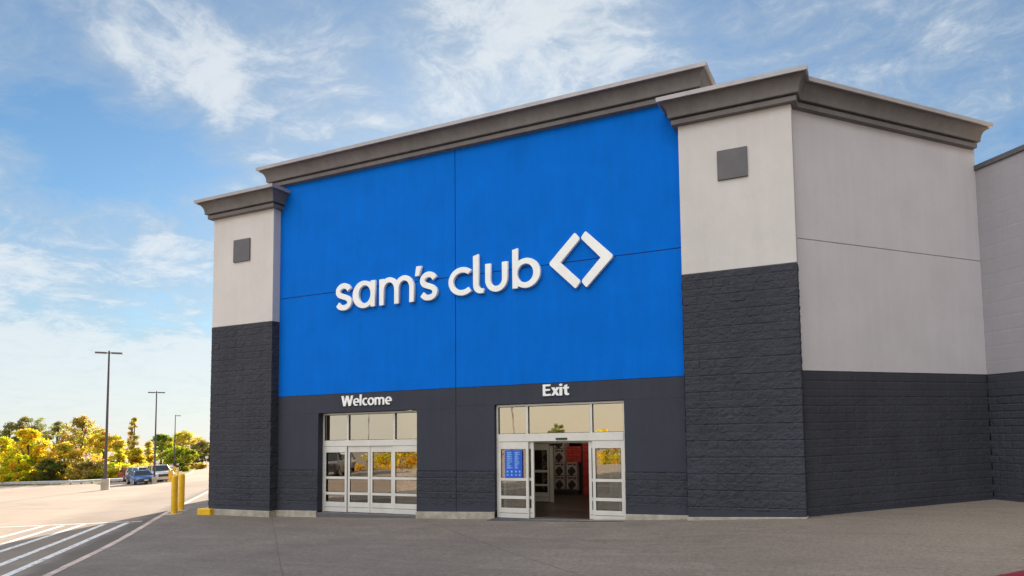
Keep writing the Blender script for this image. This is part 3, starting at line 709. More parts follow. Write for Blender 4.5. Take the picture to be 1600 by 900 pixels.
def text_sign(name, body, x0, x1, z0, cap, label):
    loops = []; x = 0
    for ch in body:
        adv, ls = glyph(ch); loops += [[(x+a, b2) for a, b2 in l] for l in ls]; x += adv
    mx = max(a for l in loops for a, _ in l); k = (x1-x0)/mx
    loops = [[(x0+a*k, z0+b2*cap) for a, b2 in l] for l in loops]
    o = outline(name, loops, -.016, .036, None, .003, 'white', 0); return tag(o, label, 'sign')
text_sign('welcome_sign', 'Welcome', -4.855, -2.80, 3.095, .335, 'white Welcome lettering above the closed glazed doors')
text_sign('exit_sign', 'Exit', 2.55, 3.37, 3.145, .325, 'white Exit lettering above the open doorway')

# ------------------------------------------------------------------ street furniture
def bollard(h=1.38, r=.10):
    t = thing('bollard', '', 'bollard')
    m = MB(); pr = [(r, -.25), (r, h-.09)]+[(r*math.cos(a), h-.09+.09*math.sin(a)) for a in [math.pi/2*k/6 for k in range(1, 7)]]
    m.lathe(pr, 22); m.build('sleeve', 'yellow', t)
    m = MB(); m.lathe([(r+.16, -.02), (r+.16, .012), (r+.14, .016), (r*.9, .017)], 20); m.build('collar', 'footing', t)
    return t
GBO = 'yellow bollards along the kerb'
b1 = bollard(); p = on_ground(272, 803, pz)[0]; b1.location = p; tag(b1, 'yellow bollard nearest the store wall end of the kerb, in front', None, GBO); b1['label'] = 'near yellow bollard, the left one of the pair by the kerb'
p = on_ground(283, 797.5, pz)[0]; copy_thing(b1, p, 0, 'near yellow bollard, the right one of the pair by the kerb')
for (u, v), lb in (((264.6, 753), 'small far yellow bollard left of the pair beside the silver pickup'), ((267.8, 753), 'small far yellow bollard, second from the silver pickup'), ((272, 746), 'farthest small yellow bollard below the third lamp post'), ((277.5, 748), 'small far yellow bollard showing between the two near bollards')):
    copy_thing(b1, on_ground(u, v)[0], 0, lb)
# yellow painted block at the pillar foot
m = MB(); zt = foot_top(X0)+.0; m.box(X0-.34, X0+.30, -D-.16, .5, -1.2, zt+.005)
tag(m.build('kerb_block', 'yellow', None, .015), 'yellow painted concrete block at the foot of the far pillar', 'kerb block')
# lamp posts: 9 m
def lamp(heads, name, label, loc, rz, h=9.0):
    t = thing(name, label, 'lamp post', loc, rz, 'lamp posts in the parking lot')
    m = MB(); m.box(-.22, .22, -.22, .22, -.4, .76); m.build('concrete_base', 'concrete', t, .03)
    m = MB(); m.tube([(0,0,.78), (0,0,h)], [.088, .052], 12); m.box(-.15, .15, -.15, .15, .76, .79); m.build('pole', 'pole', t)
    m = MB(); m.tube([(0,0,h), (0,0,h+.08)], .05, 8); m.box(-.35, .35, -.03, .03, h-.1, h-.04) if heads == 2 else m.box(0, .35, -.03, .03, h-.1, h-.04); m.build('bracket_arm', 'pole', t)
    for s in ((-1, 1) if heads == 2 else (1,)):
        m = MB(); a, b2 = sorted((s*.12, s*.74)); m.hexa([(a,-.16,h-.13),(b2,-.16,h-.13),(b2,.16,h-.13),(a,.16,h-.13),(a,-.12,h-.02),(b2,-.12,h-.02),(b2,.12,h-.02),(a,.12,h-.02)]); o = m.build('lamp_head', 'pole', t, .01)
        m = MB(); m.box(a+.06, b2-.06, -.12, .12, h-.136, h-.131); m.build('lens', 'lamp_clear', o)
    return t
def across(p):                         # heading of the screen-right direction at p
    v = p-CAM; return math.atan2(-v.x, v.y)
p = on_ground(164, 765.5)[0]; t0 = (p-CAM).dot(CF); lamp(2, 'lamp_post', 'tallest looking twin head lamp post, nearest the forecourt', p, across(p)-.1, 218*t0/FOC*.995)
p, t = on_ground(241, 756); t0 = (p-CAM).dot(CF); lamp(2, 'lamp_post', 'twin head lamp post standing among the parked cars', p, across(p), 144*t0/FOC)
p, t = on_ground(272, 738); t0 = (p-CAM).dot(CF); lamp(1, 'lamp_post', 'smallest looking lamp post with a single head, farthest off', p, across(p), 89*t0/FOC)
# guard rail
pts = [on_ground(u, v)[0] for u, v in ((-260, 766), (-130, 763), (0, 759), (60, 758), (110, 757), (160, 754.5), (200, 752.5), (215, 751.5))]
GRL = thing('guard_rail', 'low galvanised guard rail along the edge of the trees', 'guard rail', (0,0,0))
m = MB()
fine = []
for a, b2 in zip(pts[:-1], pts[1:]):
    for k in range(6): fine.append(a.lerp(b2, k/6))
fine.append(pts[-1])
prof = [(.0,.13),(-.05,.19),(-.05,.25),(.0,.29),(.0,.31),(-.05,.35),(-.05,.41),(.0,.47)]
for i in range(len(fine)-1):
    a, b2 = fine[i], fine[i+1]; d = (b2-a).normalized(); n = Vector((d.y, -d.x, 0)); n = n if n.dot(CAM-a) > 0 else -n
    k = len(prof); vs = []
    for q in (a, b2):
        for o, z in prof: vs.append(q-n*o+Vector((0,0,z+.0)))
    m.add(vs, [(j, j+1, k+j+1, k+j) for j in range(k-1)])
rail = m.build('rail', 'steel', GRL); sd = rail.modifiers.new('s', 'SOLIDIFY'); sd.thickness = .012
for i in range(0, len(fine), 2):
    q = fine[i]+(fine[i]-CAM).normalized()*.14; mm = MB(); mm.box(-.06, .06, -.06, .06, -.3, .42); mm.build('post', 'wood', GRL, 0, q)
# small road signs
def rsign(u, v, top, w, shape, label):
    p, t = on_ground(u, v); t0 = (p-CAM).dot(CF); h = (v-top)*t0/FOC; r = w*t0/FOC/2
    o = thing('road_sign', label, 'sign', p, across(p))
    m = MB(); m.tube([(0,.03,-.2), (0,.03,h)], .04, 8); m.build('post', 'steel', o)
    m = MB()
    if shape == 'round': m.prism([(r*math.cos(k*math.pi/10), h-r+r*math.sin(k*math.pi/10)) for k in range(20)], -.02, .0, 'y')
    elif shape == 'none': m.box(-.05, .05, -.03, .02, h*.55, h)
    else: m.box(-r, r, -.02, .0, h-r*1.1, h)
    m.build('sign_plate', 'signback', o, .005)
rsign(279.3, 737, 723.8, 5.8, 'rect', 'small white rectangular sign on a post below the round tree')
rsign(286.6, 733, 719.6, 5.2, 'rect', 'small pale sign on a post right of the round tree trunk')
rsign(322.6, 733, 712.5, 4.4, 'round', 'round white sign on a post beside the far pillar edge')
rsign(245.8, 750, 719.5, 5.4, 'round', 'round pale sign standing just behind the second lamp post')
rsign(265.2, 740, 724.5, 2, 'none', 'slim white marker post left of the third lamp post')
rsign(268.6, 740, 724.5, 2, 'none', 'slim white marker post touching the third lamp post')

# ------------------------------------------------------------------ cars
def car(kind, paint, loc, rz, label):
    t = thing('parked_car', label, 'car', loc, rz, 'cars parked in the lot')
    P = dict(sedan=dict(L=4.5, W=1.80, H=1.45, hood=.93, belt=.98, wb=2.7, r=.33, cab=(-1.75, -.95, .42, 1.25), tail=1.02),
             suv=dict(L=4.8, W=1.92, H=1.68, hood=1.04, belt=1.08, wb=2.85, r=.37, cab=(-2.3, -2.1, .50, 1.25), tail=1.14),
             pickup=dict(L=5.6, W=2.0, H=1.90, hood=1.22, belt=1.26, wb=3.5, r=.40, cab=(-.85, -.62, .72, 1.35), tail=1.22))[kind]
    L, W, H, r = P['L'], P['W'], P['H'], P['r']; c0, c1, c2, c3 = P['cab']
    # lower body lofted along x (front = +x)
    st_ = [(-L/2, .80, .42, P['tail']-.10), (-L/2+.08, .93, .34, P['tail']-.02), (-L/2+.5, .99, .26, P['tail']), (c0, 1, .22, P['belt']), (0, 1, .20, P['belt']), (c3, .995, .22, P['belt']-.01),
           (L/2-.75, .98, .24, P['hood']), (L/2-.25, .93, .27, P['hood']-.10), (L/2-.04, .84, .34, P['hood']-.22), (L/2, .78, .42, P['hood']-.34)]
    m = MB(); vs = []; k = 10
    for x, w, zl, zh in st_:
        hw = W/2*w; mid = (zl+zh)/2
        for y, z in ((-hw*.86, zl), (-hw*.98, zl+.10), (-hw, mid), (-hw*.97, zh-.10), (-hw*.86, zh), (hw*.86, zh), (hw*.97, zh-.10), (hw, mid), (hw*.98, zl+.10), (hw*.86, zl)): vs.append((x, y, z))
    fs = [(i*k+j, (i+1)*k+j, (i+1)*k+(j+1) % k, i*k+(j+1) % k) for i in range(len(st_)-1) for j in range(k)]
    m.add(vs, fs, 0, True); m.add(vs[:k], [tuple(range(k))]); m.add(vs[-k:], [tuple(range(k))]); m.build('body', paint, t)
    # cabin
    a, b2, hr = W/2*.88, W/2*.70, H
    base = [(c0, a), (c3, a)]; top = [(c1, b2), (c2, b2)]; zb = P['belt']-.03
    m = MB(); m.hexa([(c0,-a,zb),(c3,-a,zb),(c3,a,zb),(c0,a,zb),(c1,-b2,hr-.05),(c2,-b2,hr-.05),(c2,b2,hr-.05),(c1,b2,hr-.05)]); m.build('cabin', 'car_glass', t, .05)
    m = MB(); m.hexa([(c1-.06,-b2-.03,hr-.07),(c2+.06,-b2-.03,hr-.07),(c2+.06,b2+.03,hr-.07),(c1-.06,b2+.03,hr-.07),(c1+.05,-b2*.9,hr),(c2-.08,-b2*.9,hr),(c2-.08,b2*.9,hr),(c1+.05,b2*.9,hr)])
    for s in (-1, 1):
        for (xa, xb) in ((c0, c1), (c3, c2)): m.tube([(xa, s*a*1.0, zb+.02), (xb, s*(b2+.01), hr-.05)], .045, 6)
        xm = (c1+c2)/2-.05; m.tube([(xm, s*(a+.005), zb), (xm, s*(b2+.012), hr-.05)], .035, 6)
    m.build('roof', paint, t)
    if kind == 'pickup':
        m = MB(); m.box(-L/2+.1, c0-.1, -W/2*.8, W/2*.8, P['belt']-.005, P['belt']+.004); m.build('cargo_bed', 'trim', t)
    for s in (-1, 1):
        for xw in (P['wb']/2+.05, -P['wb']/2+.05):
            w = MB(); w.tube([(xw, s*(W/2-.24), r), (xw, s*(W/2+.005), r)], r, 20); wo = w.build('wheel', 'tyre', t)
            w = MB(); w.tube([(xw, s*(W/2-.02), r), (xw, s*(W/2+.012), r)], r*.62, 16); w.build('rim', 'rim', wo)
        hz = P['hood']-.30
        h = MB(); h.hexa([(L/2-.42, s*W/2*.90, hz-.08), (L/2-.02, s*W/2*.56, hz-.08), (L/2-.06, s*W/2*.54, hz-.08), (L/2-.5, s*W/2*.8, hz-.08), (L/2-.42, s*W/2*.90, hz+.08), (L/2-.02, s*W/2*.56, hz+.07), (L/2-.06, s*W/2*.54, hz+.07), (L/2-.5, s*W/2*.8, hz+.08)]); h.build('headlight', 'lamp_clear', t)
        h = MB(); h.box(-L/2-.005, -L/2+.12, min(s*W/2*.55, s*W/2*.86), max(s*W/2*.55, s*W/2*.86), P['tail']-.32, P['tail']-.14); h.build('tail_light', 'tail', t)
        h = MB(); a2, b3 = sorted((s*(W/2-.02), s*(W/2+.16))); h.box(c3-.42, c3-.26, a2, b3, P['belt']+.02, P['belt']+.16); h.build('wing_mirror', paint, t, .02)
    h = MB(); gh = .26 if kind == 'pickup' else .16; z = P['hood']-.34-gh*.3
    h.box(L/2-.06, L/2+.012, -W*.30, W*.30, z-gh*.6, z+gh*.5); h.build('grille', 'trim', t, .01)
    h = MB(); h.box(L/2-.05, L/2+.03, -W*.41, W*.41, .32, .48); h.build('bumper', 'steel' if kind == 'pickup' else 'trim', t, .03)
    h = MB(); h.box(L/2+.02, L/2+.036, -.17, .17, .44, .56); h.build('number_plate', 'plate', t)
    return t
def park(kind, paint, u, v, th, label):
    p, t = on_ground(u, v); v3 = (CAM-p).normalized(); a = math.atan2(v3.y, v3.x); return car(kind, paint, p, a+R_(th), label)
park('sedan', 'car_blue', 219.5, 756.2, 12, 'blue saloon car parked at the front of the group')
park('suv', 'car_white', 223, 752.2, 20, 'white estate car parked just behind the blue saloon')
park('pickup', 'car_silver', 246, 752.2, 14, 'silver pickup with a dark grille right of the second lamp post')
park('suv', 'car_red', 203.5, 751.5, 190, 'red car showing its tail left of the blue saloon')

# ------------------------------------------------------------------ trees
def leaf_mat():
    m, nt, b, o = mat('leaves'); nt.nodes.remove(b)
    at = N(nt, 'Attribute', attribute_name='leafcol'); c = at.outputs['Color']
    d = N(nt, 'BsdfDiffuse'); t = N(nt, 'BsdfTranslucent'); x = N(nt, 'MixShader'); x.inputs[0].default_value = .68
    nt.links.new(c, d.inputs[0]); nt.links.new(mixc(nt, 1, c, (.90, .98, .58), 'MULTIPLY'), t.inputs[0])
    nt.links.new(d.outputs[0], x.inputs[1]); nt.links.new(t.outputs[0], x.inputs[2]); nt.links.new(x.outputs[0], o.inputs[0]); return m
M['leaves'] = leaf_mat()
def leaf_mesh(name, centres, radii, cols, per, size, squash=.8):
    n = len(centres)*per; c = np.repeat(np.array(centres), per, 0); rd = np.repeat(np.array(radii), per)[:, None]
    g_ = RNG.normal(size=(n, 3)); g_ /= np.linalg.norm(g_, axis=1)[:, None]; g_ *= RNG.random((n, 1))**.45
    g_[:, 2] *= squash; P = c+g_*rd
    a = RNG.normal(size=(n, 3)); a /= np.linalg.norm(a, axis=1)[:, None]; b = RNG.normal(size=(n, 3)); b -= a*(a*b).sum(1)[:, None]; b /= np.linalg.norm(b, axis=1)[:, None]
    s = size*RNG.uniform(.55, 1.25, (n, 1)); a = a*s; b = b*s*.55
    V = np.stack([P-a, P-a*.1-b, P+a, P-a*.1+b], 1).reshape(-1, 3)
    me = bpy.data.meshes.new(name); me.vertices.add(n*4); me.vertices.foreach_set('co', V.ravel())
    me.loops.add(n*4); me.loops.foreach_set('vertex_index', np.arange(n*4)); me.polygons.add(n); me.polygons.foreach_set('loop_start', np.arange(n)*4)
    me.update(calc_edges=True)
    col = np.repeat(np.array(cols), per, 0)*RNG.uniform(.75, 1.25, (n, 1)); col = np.clip(col, 0, 1)
    at = me.attributes.new('leafcol', 'FLOAT_COLOR', 'FACE'); at.data.foreach_set('color', np.c_[col, np.ones(n)].ravel())
    me.materials.append(M['leaves']); return me
PAL = dict(yg=[(.66,.58,.05),(.46,.48,.05),(.74,.60,.05)], yellow=[(.85,.62,.05),(.80,.62,.05),(.62,.52,.05)], orange=[(.76,.58,.10),(.78,.64,.10),(.60,.46,.10)], brown=[(.56,.42,.15),(.62,.46,.13),(.42,.34,.15)],
           olive=[(.32,.28,.13),(.38,.34,.16),(.24,.22,.12)], green=[(.28,.32,.06),(.46,.44,.06),(.20,.25,.05)], dark=[(.17,.19,.06),(.26,.25,.08)], gold=[(.62,.50,.12),(.48,.40,.10),(.70,.55,.12)])
def tree(loc, w, h, pal, shape, label, seed, group='trees beyond the guard rail', dens=1.0, name='broadleaf_tree', base=.12, leafs=.155):
    rnd = random.Random(seed); t = thing(name, label, 'tree', loc, rnd.uniform(0, 6), group)
    cs, rs, cl = [], [], []; pal = PAL[pal]
    nC = int(84*dens)
    lobes = [(rnd.uniform(-.28, .28)*w, rnd.uniform(-.28, .28)*w, rnd.uniform(.35, .85)*h, rnd.uniform(.22, .36)*w) for _ in range(7)]
    tries = 0
    while len(cs) < nC and tries < 9000:
        tries += 1; z = rnd.uniform(base, 1.0)*h; f = (z/h-base)/(1-base); th = rnd.uniform(0, 6.283)
        if shape == 'cone': R = w/2*(1-f)**.75*(.85+.3*math.sin(z*5)); R = max(R, .12*w)
        elif shape == 'round': R = w/2*math.sqrt(max(.02, 1-(2*f-1)**2))
        elif shape == 'twin': R = w*.16*(1.25-f)
        else: R = w/2*(math.sin(math.pi*min(1, f*.9+.10))**.6)
        q = R*math.sqrt(rnd.random()); x, y = q*math.cos(th), q*math.sin(th)
        if shape == 'twin':
            sx = rnd.choice((-.22, .24))*w; x += sx
            if sx > 0 and f > .88: continue
        if shape == 'broad' and noise.noise(Vector((x*.5+seed*7, y*.5, z*.5))) < -.16: continue
        cs.append((x, y, z)); rs.append(rnd.uniform(.055, .12)*w*(.8 if shape != 'twin' else .9)+.12); cl.append(tuple(c*rnd.uniform(.8, 1.2) for c in rnd.choice(pal)))
    m = MB(); tr = .030*h
    if shape == 'twin':
        for sx in (-.22, .24): m.tube([(sx*w*.3,0,-.4), (sx*w,0,h*.3), (sx*w,0,h*.97)], [tr*.8, tr*.6, tr*.12], 7)
    else:
        m.tube([(0,0,-.4), (.02*w,0,h*.3), (-.02*w,.02*w,h*.62), (0,0,h*.9)], [tr, tr*.75, tr*.45, tr*.1], 8)
    for c in rnd.sample(cs, min(16, len(cs))):
        z0 = max(h*.12, c[2]-.22*h-rnd.random()*.1*h); m.tube([(c[0]*.0+(.22*w if shape == 'twin' and c[0] > 0 else (-.22*w if shape == 'twin' else 0)), 0, z0), (c[0]*.55, c[1]*.55, z0+(c[2]-z0)*.6), c], [tr*.3, tr*.2, tr*.06], 5)
    m.build('trunk', 'wood', t)
    me = leaf_mesh('crown', cs, rs, cl, int(80*(1 if dens < 1.5 else .8)), leafs*(.55+.07*w), .75 if shape != 'cone' else .5)
    o = bpy.data.objects.new('crown', me); COL.objects.link(o); o.parent = t; return t
def tree_px(u, top, wpx, depth, pal, shape, label, seed, **k):
    p = at_depth(u, depth); z_top = (CAM+ray(u, top)*depth).z; return tree(p, wpx*depth/FOC, z_top-p.z, pal, shape, label, seed, **k)
tree_px(14, 662, 66, 113.4, 'olive', 'broad', 'sparse grey olive tree rising behind the yellow trees at the far left', 1, dens=.8)
tree_px(48, 651, 62, 115.5, 'olive', 'broad', 'tallest sparse grey olive tree behind the yellow crown', 2, dens=.75, base=.3)
tree_px(90, 660, 46, 113.4, 'olive', 'broad', 'sparse grey olive tree left of the big brown tree', 3, dens=.6, base=.3)
tree_px(4, 686, 62, 87.2, 'yg', 'broad', 'yellow green tree at the left edge of the photo', 4, dens=1.5, base=.02)
tree_px(44, 672, 66, 85.0, 'yellow', 'broad', 'bright yellow tree under the tallest olive tree', 5, dens=1.7, base=.03)
tree_px(30, 712, 46, 80.7, 'yg', 'round', 'low yellow green bushy tree behind the guard rail', 6, base=.0, dens=1.0, name='bushy_tree')
tree_px(78, 718, 44, 81.8, 'dark', 'round', 'dark green low bushy tree between yellow and orange trees', 7, base=0, name='bushy_tree')
tree_px(102, 694, 50, 86.1, 'orange', 'broad', 'orange tree in front of the big brown tree', 8, dens=1.3, base=.02)
tree_px(128, 653, 74, 95.9, 'brown', 'broad', 'big round topped brown tree left of the first lamp post', 9, dens=1.9, base=.08)
tree_px(163, 676, 62, 91.6, 'orange', 'broad', 'orange tree directly behind the first lamp post', 10, dens=1.6, base=.02)
tree_px(186, 690, 44, 87.2, 'orange', 'cone', 'conical rust orange tree right of the first lamp post', 11, dens=1.2, base=.02, name='cypress_tree')
tree_px(207, 652, 34, 93.7, 'brown', 'twin', 'tall thin twin stemmed cypress with sparse brown top', 12, dens=.55, base=.3, name='cypress_tree')
tree_px(213, 700, 50, 91.6, 'orange', 'cone', 'broad orange cypress at the foot of the twin stems', 13, dens=1.4, base=.02, name='cypress_tree')
tree_px(232, 690, 30, 100.3, 'orange', 'cone', 'small narrow orange cypress left of the second lamp post', 14, dens=.7, base=.05, name='cypress_tree')
tree_px(252, 679, 44, 126.0, 'green', 'broad', 'green tree behind the second lamp post', 15, dens=1.3, base=.05)
tree_px(281, 699, 48, 122.0, 'green', 'round', 'round clipped green tree with a bright rim behind the third lamp post', 16, dens=1.6, base=.22)
tree_px(286, 676, 66, 152.0, 'gold', 'broad', 'tall golden tree rising behind the round green tree', 17, dens=1.8, base=.05)
tree_px(316, 690, 44, 150.0, 'olive', 'broad', 'dusky olive tree beside the far pillar edge', 18, dens=1.3, base=.15)
tree_px(336, 694, 44, 155.0, 'olive', 'broad', 'olive tree half hidden by the far pillar', 19, dens=1.0, base=.15)
tree_px(140, 722, 60, 83.9, 'brown', 'round', 'low brown bushes under the big brown tree', 20, base=0, dens=.9, name='bushy_tree')
tree_px(185, 724, 44, 85.0, 'yg', 'round', 'low yellow bushes left of the red car', 21, base=0, dens=.7, name='bushy_tree')
tree_px(-40, 680, 70, 91.6, 'yellow', 'broad', 'yellow tree just outside the left edge', 22, dens=1.2, base=.03)
def bush(u, v, wpx, hpx, pal, label, seed):
    p, t = on_ground(u, v); t0 = (p-CAM).dot(CF); tree(p, wpx*t0/FOC, hpx*t0/FOC, pal, 'round', label, seed, 'bushes by the road', .5, 'bush', 0)
bush(290.5, 738, 8.5, 7.5, 'green', 'small rounded green bush on the grass island by the road', 31)
bush(283, 737, 11, 14, 'dark', 'dark upright bush behind the white road sign', 32)
bush(256, 742, 12, 8, 'yg', 'yellow ground bush behind the silver pickup', 33)
bush(312, 733, 18, 9, 'gold', 'low golden bush at the far end of the road', 34); bush(298, 733, 16, 8, 'gold', 'low golden bush left of the road end', 35)
# undergrowth along the rail
cs = []; rs = []; cl = []
for i in range(260):
    u = random.uniform(-120, 240); d = random.uniform(83, 92); p = at_depth(u, d); cs.append((p.x, p.y, p.z+random.uniform(.1, 1.5))); rs.append(random.uniform(.5, 1.2)); cl.append(random.choice(PAL['brown']+PAL['yg']+PAL['gold']))
me = leaf_mesh('undergrowth', cs, rs, cl, 34, .26); o = bpy.data.objects.new('undergrowth', me); COL.objects.link(o)
tag(o, 'tangled low brown and yellow undergrowth behind the guard rail', 'undergrowth', kind='stuff')
# trees across the lot, seen mirrored in the door glass
for i, (x, y, w, h, pl_, lb) in enumerate(((-24, -66, 10, 7.4, 'yellow', 'yellow tree across the lot mirrored in the right exit pane'), (-55, -60, 12, 7.2, 'yellow', 'wide yellow tree across the lot mirrored in the last closed door'), (-31.6, -66, 4, 9.6, 'dark', 'slim dark tree across the lot mirrored low in the exit transom'), (-43, -64, 6, 11.0, 'gold', 'golden tree across the lot mirrored low in the middle transom'))):
    tree((x, y, lz(x, y)), w, h, pl_, 'broad', lb, 50+i, 'trees across the lot', 1.2, base=.05)

for kind, pt, x, y, rz, lb in (('pickup', 'car_dark', -27, -20, .9, 'dark pickup across the lot mirrored in the closed doors'), ('suv', 'car_white', -33, -27, .9, 'white estate car across the lot mirrored in the closed doors')):
    c = car(kind, pt, (x, y, lz(x, y)), rz, lb); c['group'] = 'cars parked across the lot'
for x, y, lb in ((-28, -48, 'lamp post across the lot mirrored in the exit transom'), (-46, -44, 'lamp post across the lot mirrored in the left transom')):
    o = lamp(2, 'lamp_post', lb, (x, y, lz(x, y)), 1.0, 10.5); o['group'] = 'lamp posts across the lot'
# grass verge behind the rail, and the grass island by the road
vg = MB(); ring = []
for p in fine: ring.append(p)
vs = []; fs = []
for p in ring:
    d = (p-CAM); d.z = 0; d.normalize()
    for k, e in enumerate((.35, 4, 12, 30, 80, 260)):
        q = p+d*e; vs.append((q.x, q.y, lz(q.x, q.y)+(.02 if k == 0 else .05)))
for i in range(len(ring)-1):
    for k in range(5): fs.append((i*6+k, i*6+k+1, (i+1)*6+k+1, (i+1)*6+k))
vg.add(vs, fs); tag(vg.build('grass_verge', 'grass'), 'dry grassy verge under the trees', 'verge', kind='structure')
isl = [on_ground(u, v)[0] for u, v in ((243, 752), (258, 753), (276, 747), (290, 742.5), (299, 738.5), (302, 735.5), (296, 733.5), (280, 733), (250, 735), (225, 738), (216, 746), (216, 751.5))]
ib = MB(); ib.prism([(p.x, p.y) for p in isl], 0, 1, 'z'); n = len(isl)
for i in range(2*n): x, y, z = ib.v[i]; ib.v[i] = Vector((x, y, lz(x, y)+(.13 if z > .5 else -.2)))
tag(ib.build('grass_island', 'grass'), 'raised grass island beside the road', 'grass island', kind='structure')
kb = MB(); cen = sum(isl, Vector())/n
for i in range(n):
    a, b2 = isl[i], isl[(i+1) % n]; ao, bo = a+(a-cen).normalized()*.35, b2+(b2-cen).normalized()*.35
    kb.hexa([(q.x, q.y, lz(q.x, q.y)-.2) for q in (a, b2, bo, ao)]+[(q.x, q.y, lz(q.x, q.y)+.16) for q in (a, b2, bo, ao)])
tag(kb.build('island_kerb', 'concrete'), 'pale concrete kerb round the grass island', 'kerb', kind='structure')

# ------------------------------------------------------------------ sun, sky, camera
SUN_AZ = Vector((-.497, .868, 0)).normalized(); SUN_EL = R_(18)
sd = SUN_AZ*math.cos(SUN_EL)+Vector((0,0,math.sin(SUN_EL)))
sl_ = bpy.data.lights.new('sun', 'SUN'); sl_.energy = 5.0; sl_.angle = R_(.5); sl_.color = (1, .83, .64)
so = bpy.data.objects.new('sun', sl_); COL.objects.link(so); so.rotation_euler = sd.to_track_quat('Z', 'Y').to_euler()
W = bpy.data.worlds.new('World'); S.world = W; W.use_nodes = True; nt = W.node_tree; nt.nodes.clear()
wo = N(nt, 'OutputWorld'); bg = N(nt, 'Background'); nt.links.new(bg.outputs[0], wo.inputs[0]); bg.inputs[1].default_value = .10
sky = N(nt, 'TexSky', sky_type='NISHITA'); sky.sun_disc = False; sky.sun_elevation = SUN_EL; sky.sun_rotation = math.atan2(SUN_AZ.x, SUN_AZ.y)
sky.air_density = 1.0; sky.dust_density = .3; sky.ozone_density = 3.0
gen = N(nt, 'TexCoord').outputs['Generated']
nv = N(nt, 'VectorMath', operation='NORMALIZE'); nt.links.new(gen, nv.inputs[0]); dirv = nv.outputs[0]
sx = N(nt, 'SeparateXYZ'); nt.links.new(dirv, sx.inputs[0])
zz = math_(nt, 'ADD', math_(nt, 'MAXIMUM', sx.outputs[2], 0.0), .22)
cv = N(nt, 'CombineXYZ'); nt.links.new(math_(nt, 'DIVIDE', sx.outputs[0], zz), cv.inputs[0]); nt.links.new(math_(nt, 'DIVIDE', sx.outputs[1], zz), cv.inputs[1])
pc = cv.outputs[0]
wv = N(nt, 'VectorMath', operation='ADD'); nt.links.new(pc, wv.inputs[0])
wn = N(nt, 'TexNoise'); wn.inputs['Scale'].default_value = 2.2; wn.inputs['Detail'].default_value = 5; nt.links.new(pc, wn.inputs['Vector'])
ws = N(nt, 'VectorMath', operation='SCALE'); nt.links.new(wn.outputs['Color'], ws.inputs[0]); ws.inputs['Scale'].default_value = .30; nt.links.new(ws.outputs[0], wv.inputs[1])
pw = wv.outputs[0]
rot = N(nt, 'Mapping'); rot.inputs['Rotation'].default_value = (0, 0, R_(35)); rot.inputs['Scale'].default_value = (1.0, 2.6, 1); nt.links.new(pw, rot.inputs[0])
n1 = noise_(nt, 2.6, 11, .62, pw, .2); n2 = noise_(nt, 8.5, 10, .70, pw, .4); n3 = noise_(nt, 3.0, 10, .66, rot.outputs[0], .2)
dens = math_(nt, 'ADD', math_(nt, 'MULTIPLY', n1, .38), math_(nt, 'ADD', math_(nt, 'MULTIPLY', n2, .30), math_(nt, 'MULTIPLY', n3, .32)))
def lobe(u, v, deg, wgt):
    c = ray(u, v).normalized()
    d = N(nt, 'VectorMath', operation='DOT_PRODUCT'); nt.links.new(dirv, d.inputs[0]); d.inputs[1].default_value = c
    return math_(nt, 'MULTIPLY', rng_(nt, d.outputs['Value'], math.cos(R_(deg)), 1.0), wgt)
for a in ((110, 595, 14, .27), (40, 500, 6, .09), (258, 95, 6, .15), (460, 150, 8, .12), (860, 70, 14, .13), (650, 130, 8, .05), (50, 345, 5, .07), (170, 385, 5, .08), (290, 410, 5, .07), (30, 140, 6, .07), (120, 455, 7, -.20), (290, 480, 5, -.10), (190, 250, 7, -.09), (60, 240, 6, -.09), (1350, 80, 16, .06)):
    dens = math_(nt, 'ADD', dens, lobe(*a))
def facing(v, lo, hi):
    k = N(nt, 'VectorMath', operation='DOT_PRODUCT'); nt.links.new(dirv, k.inputs[0]); k.inputs[1].default_value = Vector(v).normalized()
    return rng_(nt, k.outputs['Value'], lo, hi)
back = facing((-SUN_AZ.x, -SUN_AZ.y, .15), -.05, .6); fill_lobe = facing((-.35, -.85, 1.25), .62, .97)  # unseen bright clouds behind the camera, added to fill the shaded front
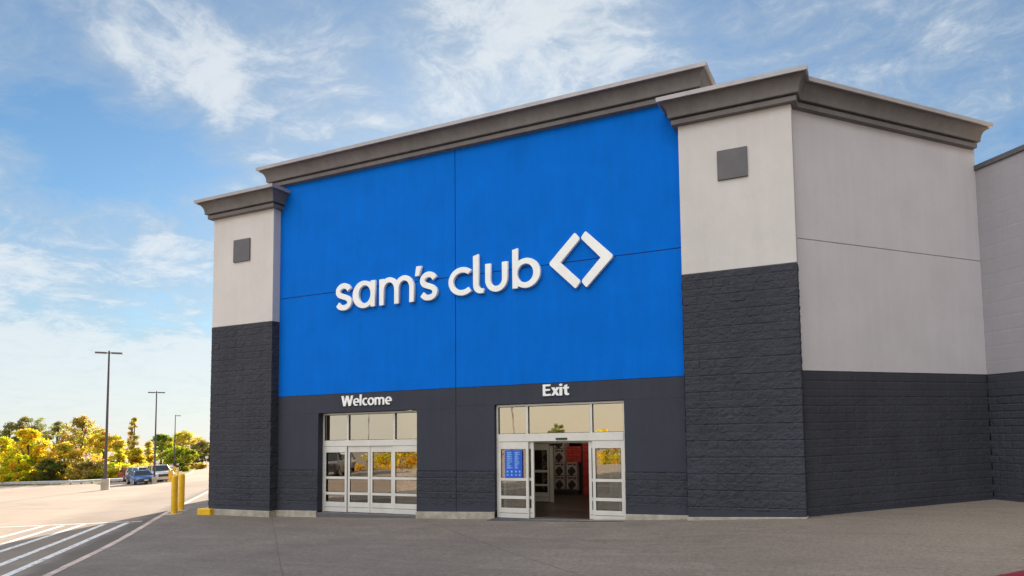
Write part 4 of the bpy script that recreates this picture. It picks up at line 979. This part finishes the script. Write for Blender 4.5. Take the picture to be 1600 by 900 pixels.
dens = math_(nt, 'ADD', dens, math_(nt, 'MULTIPLY', math_(nt, 'MAXIMUM', back, fill_lobe), .22))
dens = math_(nt, 'ADD', dens, math_(nt, 'MULTIPLY', rng_(nt, sx.outputs[2], .17, .0), .22))
thin = rng_(nt, dens, .40, .60); thick = rng_(nt, dens, .53, .74)
cov = math_(nt, 'ADD', math_(nt, 'MULTIPLY', thin, .46), math_(nt, 'MULTIPLY', thick, .46), clamp=True)
hue = N(nt, 'HueSaturation'); hue.inputs['Saturation'].default_value = 1.06; hue.inputs['Value'].default_value = .44; nt.links.new(mixc(nt, 1, sky.outputs[0], (.85, .97, .985), 'MULTIPLY'), hue.inputs['Color'])
CLB = 2.75
cl_f = mixc(nt, rng_(nt, math_(nt, 'ADD', math_(nt, 'MULTIPLY', n2, .6), math_(nt, 'MULTIPLY', thick, .4)), .25, .75), (CLB*.60, CLB*.70, CLB*.80), (CLB*.98, CLB*1.03, CLB*1.06))
cl_col = mixc(nt, back, cl_f, (CLB*1.0, CLB*.90, CLB*.74))
cl_col = mixc(nt, fill_lobe, cl_col, (CLB*4.0, CLB*3.95, CLB*3.9))
nt.links.new(mixc(nt, math_(nt, 'MULTIPLY', cov, .92), hue.outputs[0], cl_col), bg.inputs[0])
cd = bpy.data.cameras.new('camera'); co = bpy.data.objects.new('camera', cd); COL.objects.link(co); S.camera = co
cd.sensor_width = 36; cd.sensor_fit = 'HORIZONTAL'; cd.lens = FOC*36/1600; cd.shift_x = (800-PX)/1600; cd.shift_y = (PY-450)/1600; cd.clip_end = 6000; cd.clip_start = .1
Rm = Matrix((CR, CU, -CF)).transposed().to_4x4(); co.matrix_world = Matrix.Translation(CAM) @ Rm
S.view_settings.view_transform = 'Standard'; S.view_settings.look = 'None'; S.view_settings.gamma = 1; S.view_settings.exposure = 1.6
S.render.engine = 'CYCLES'; S.cycles.use_denoising = True; S.cycles.max_bounces = 8; S.cycles.caustics_reflective = False; S.cycles.caustics_refractive = False; S.cycles.sample_clamp_indirect = 8
S.cycles.transparent_max_bounces = 16
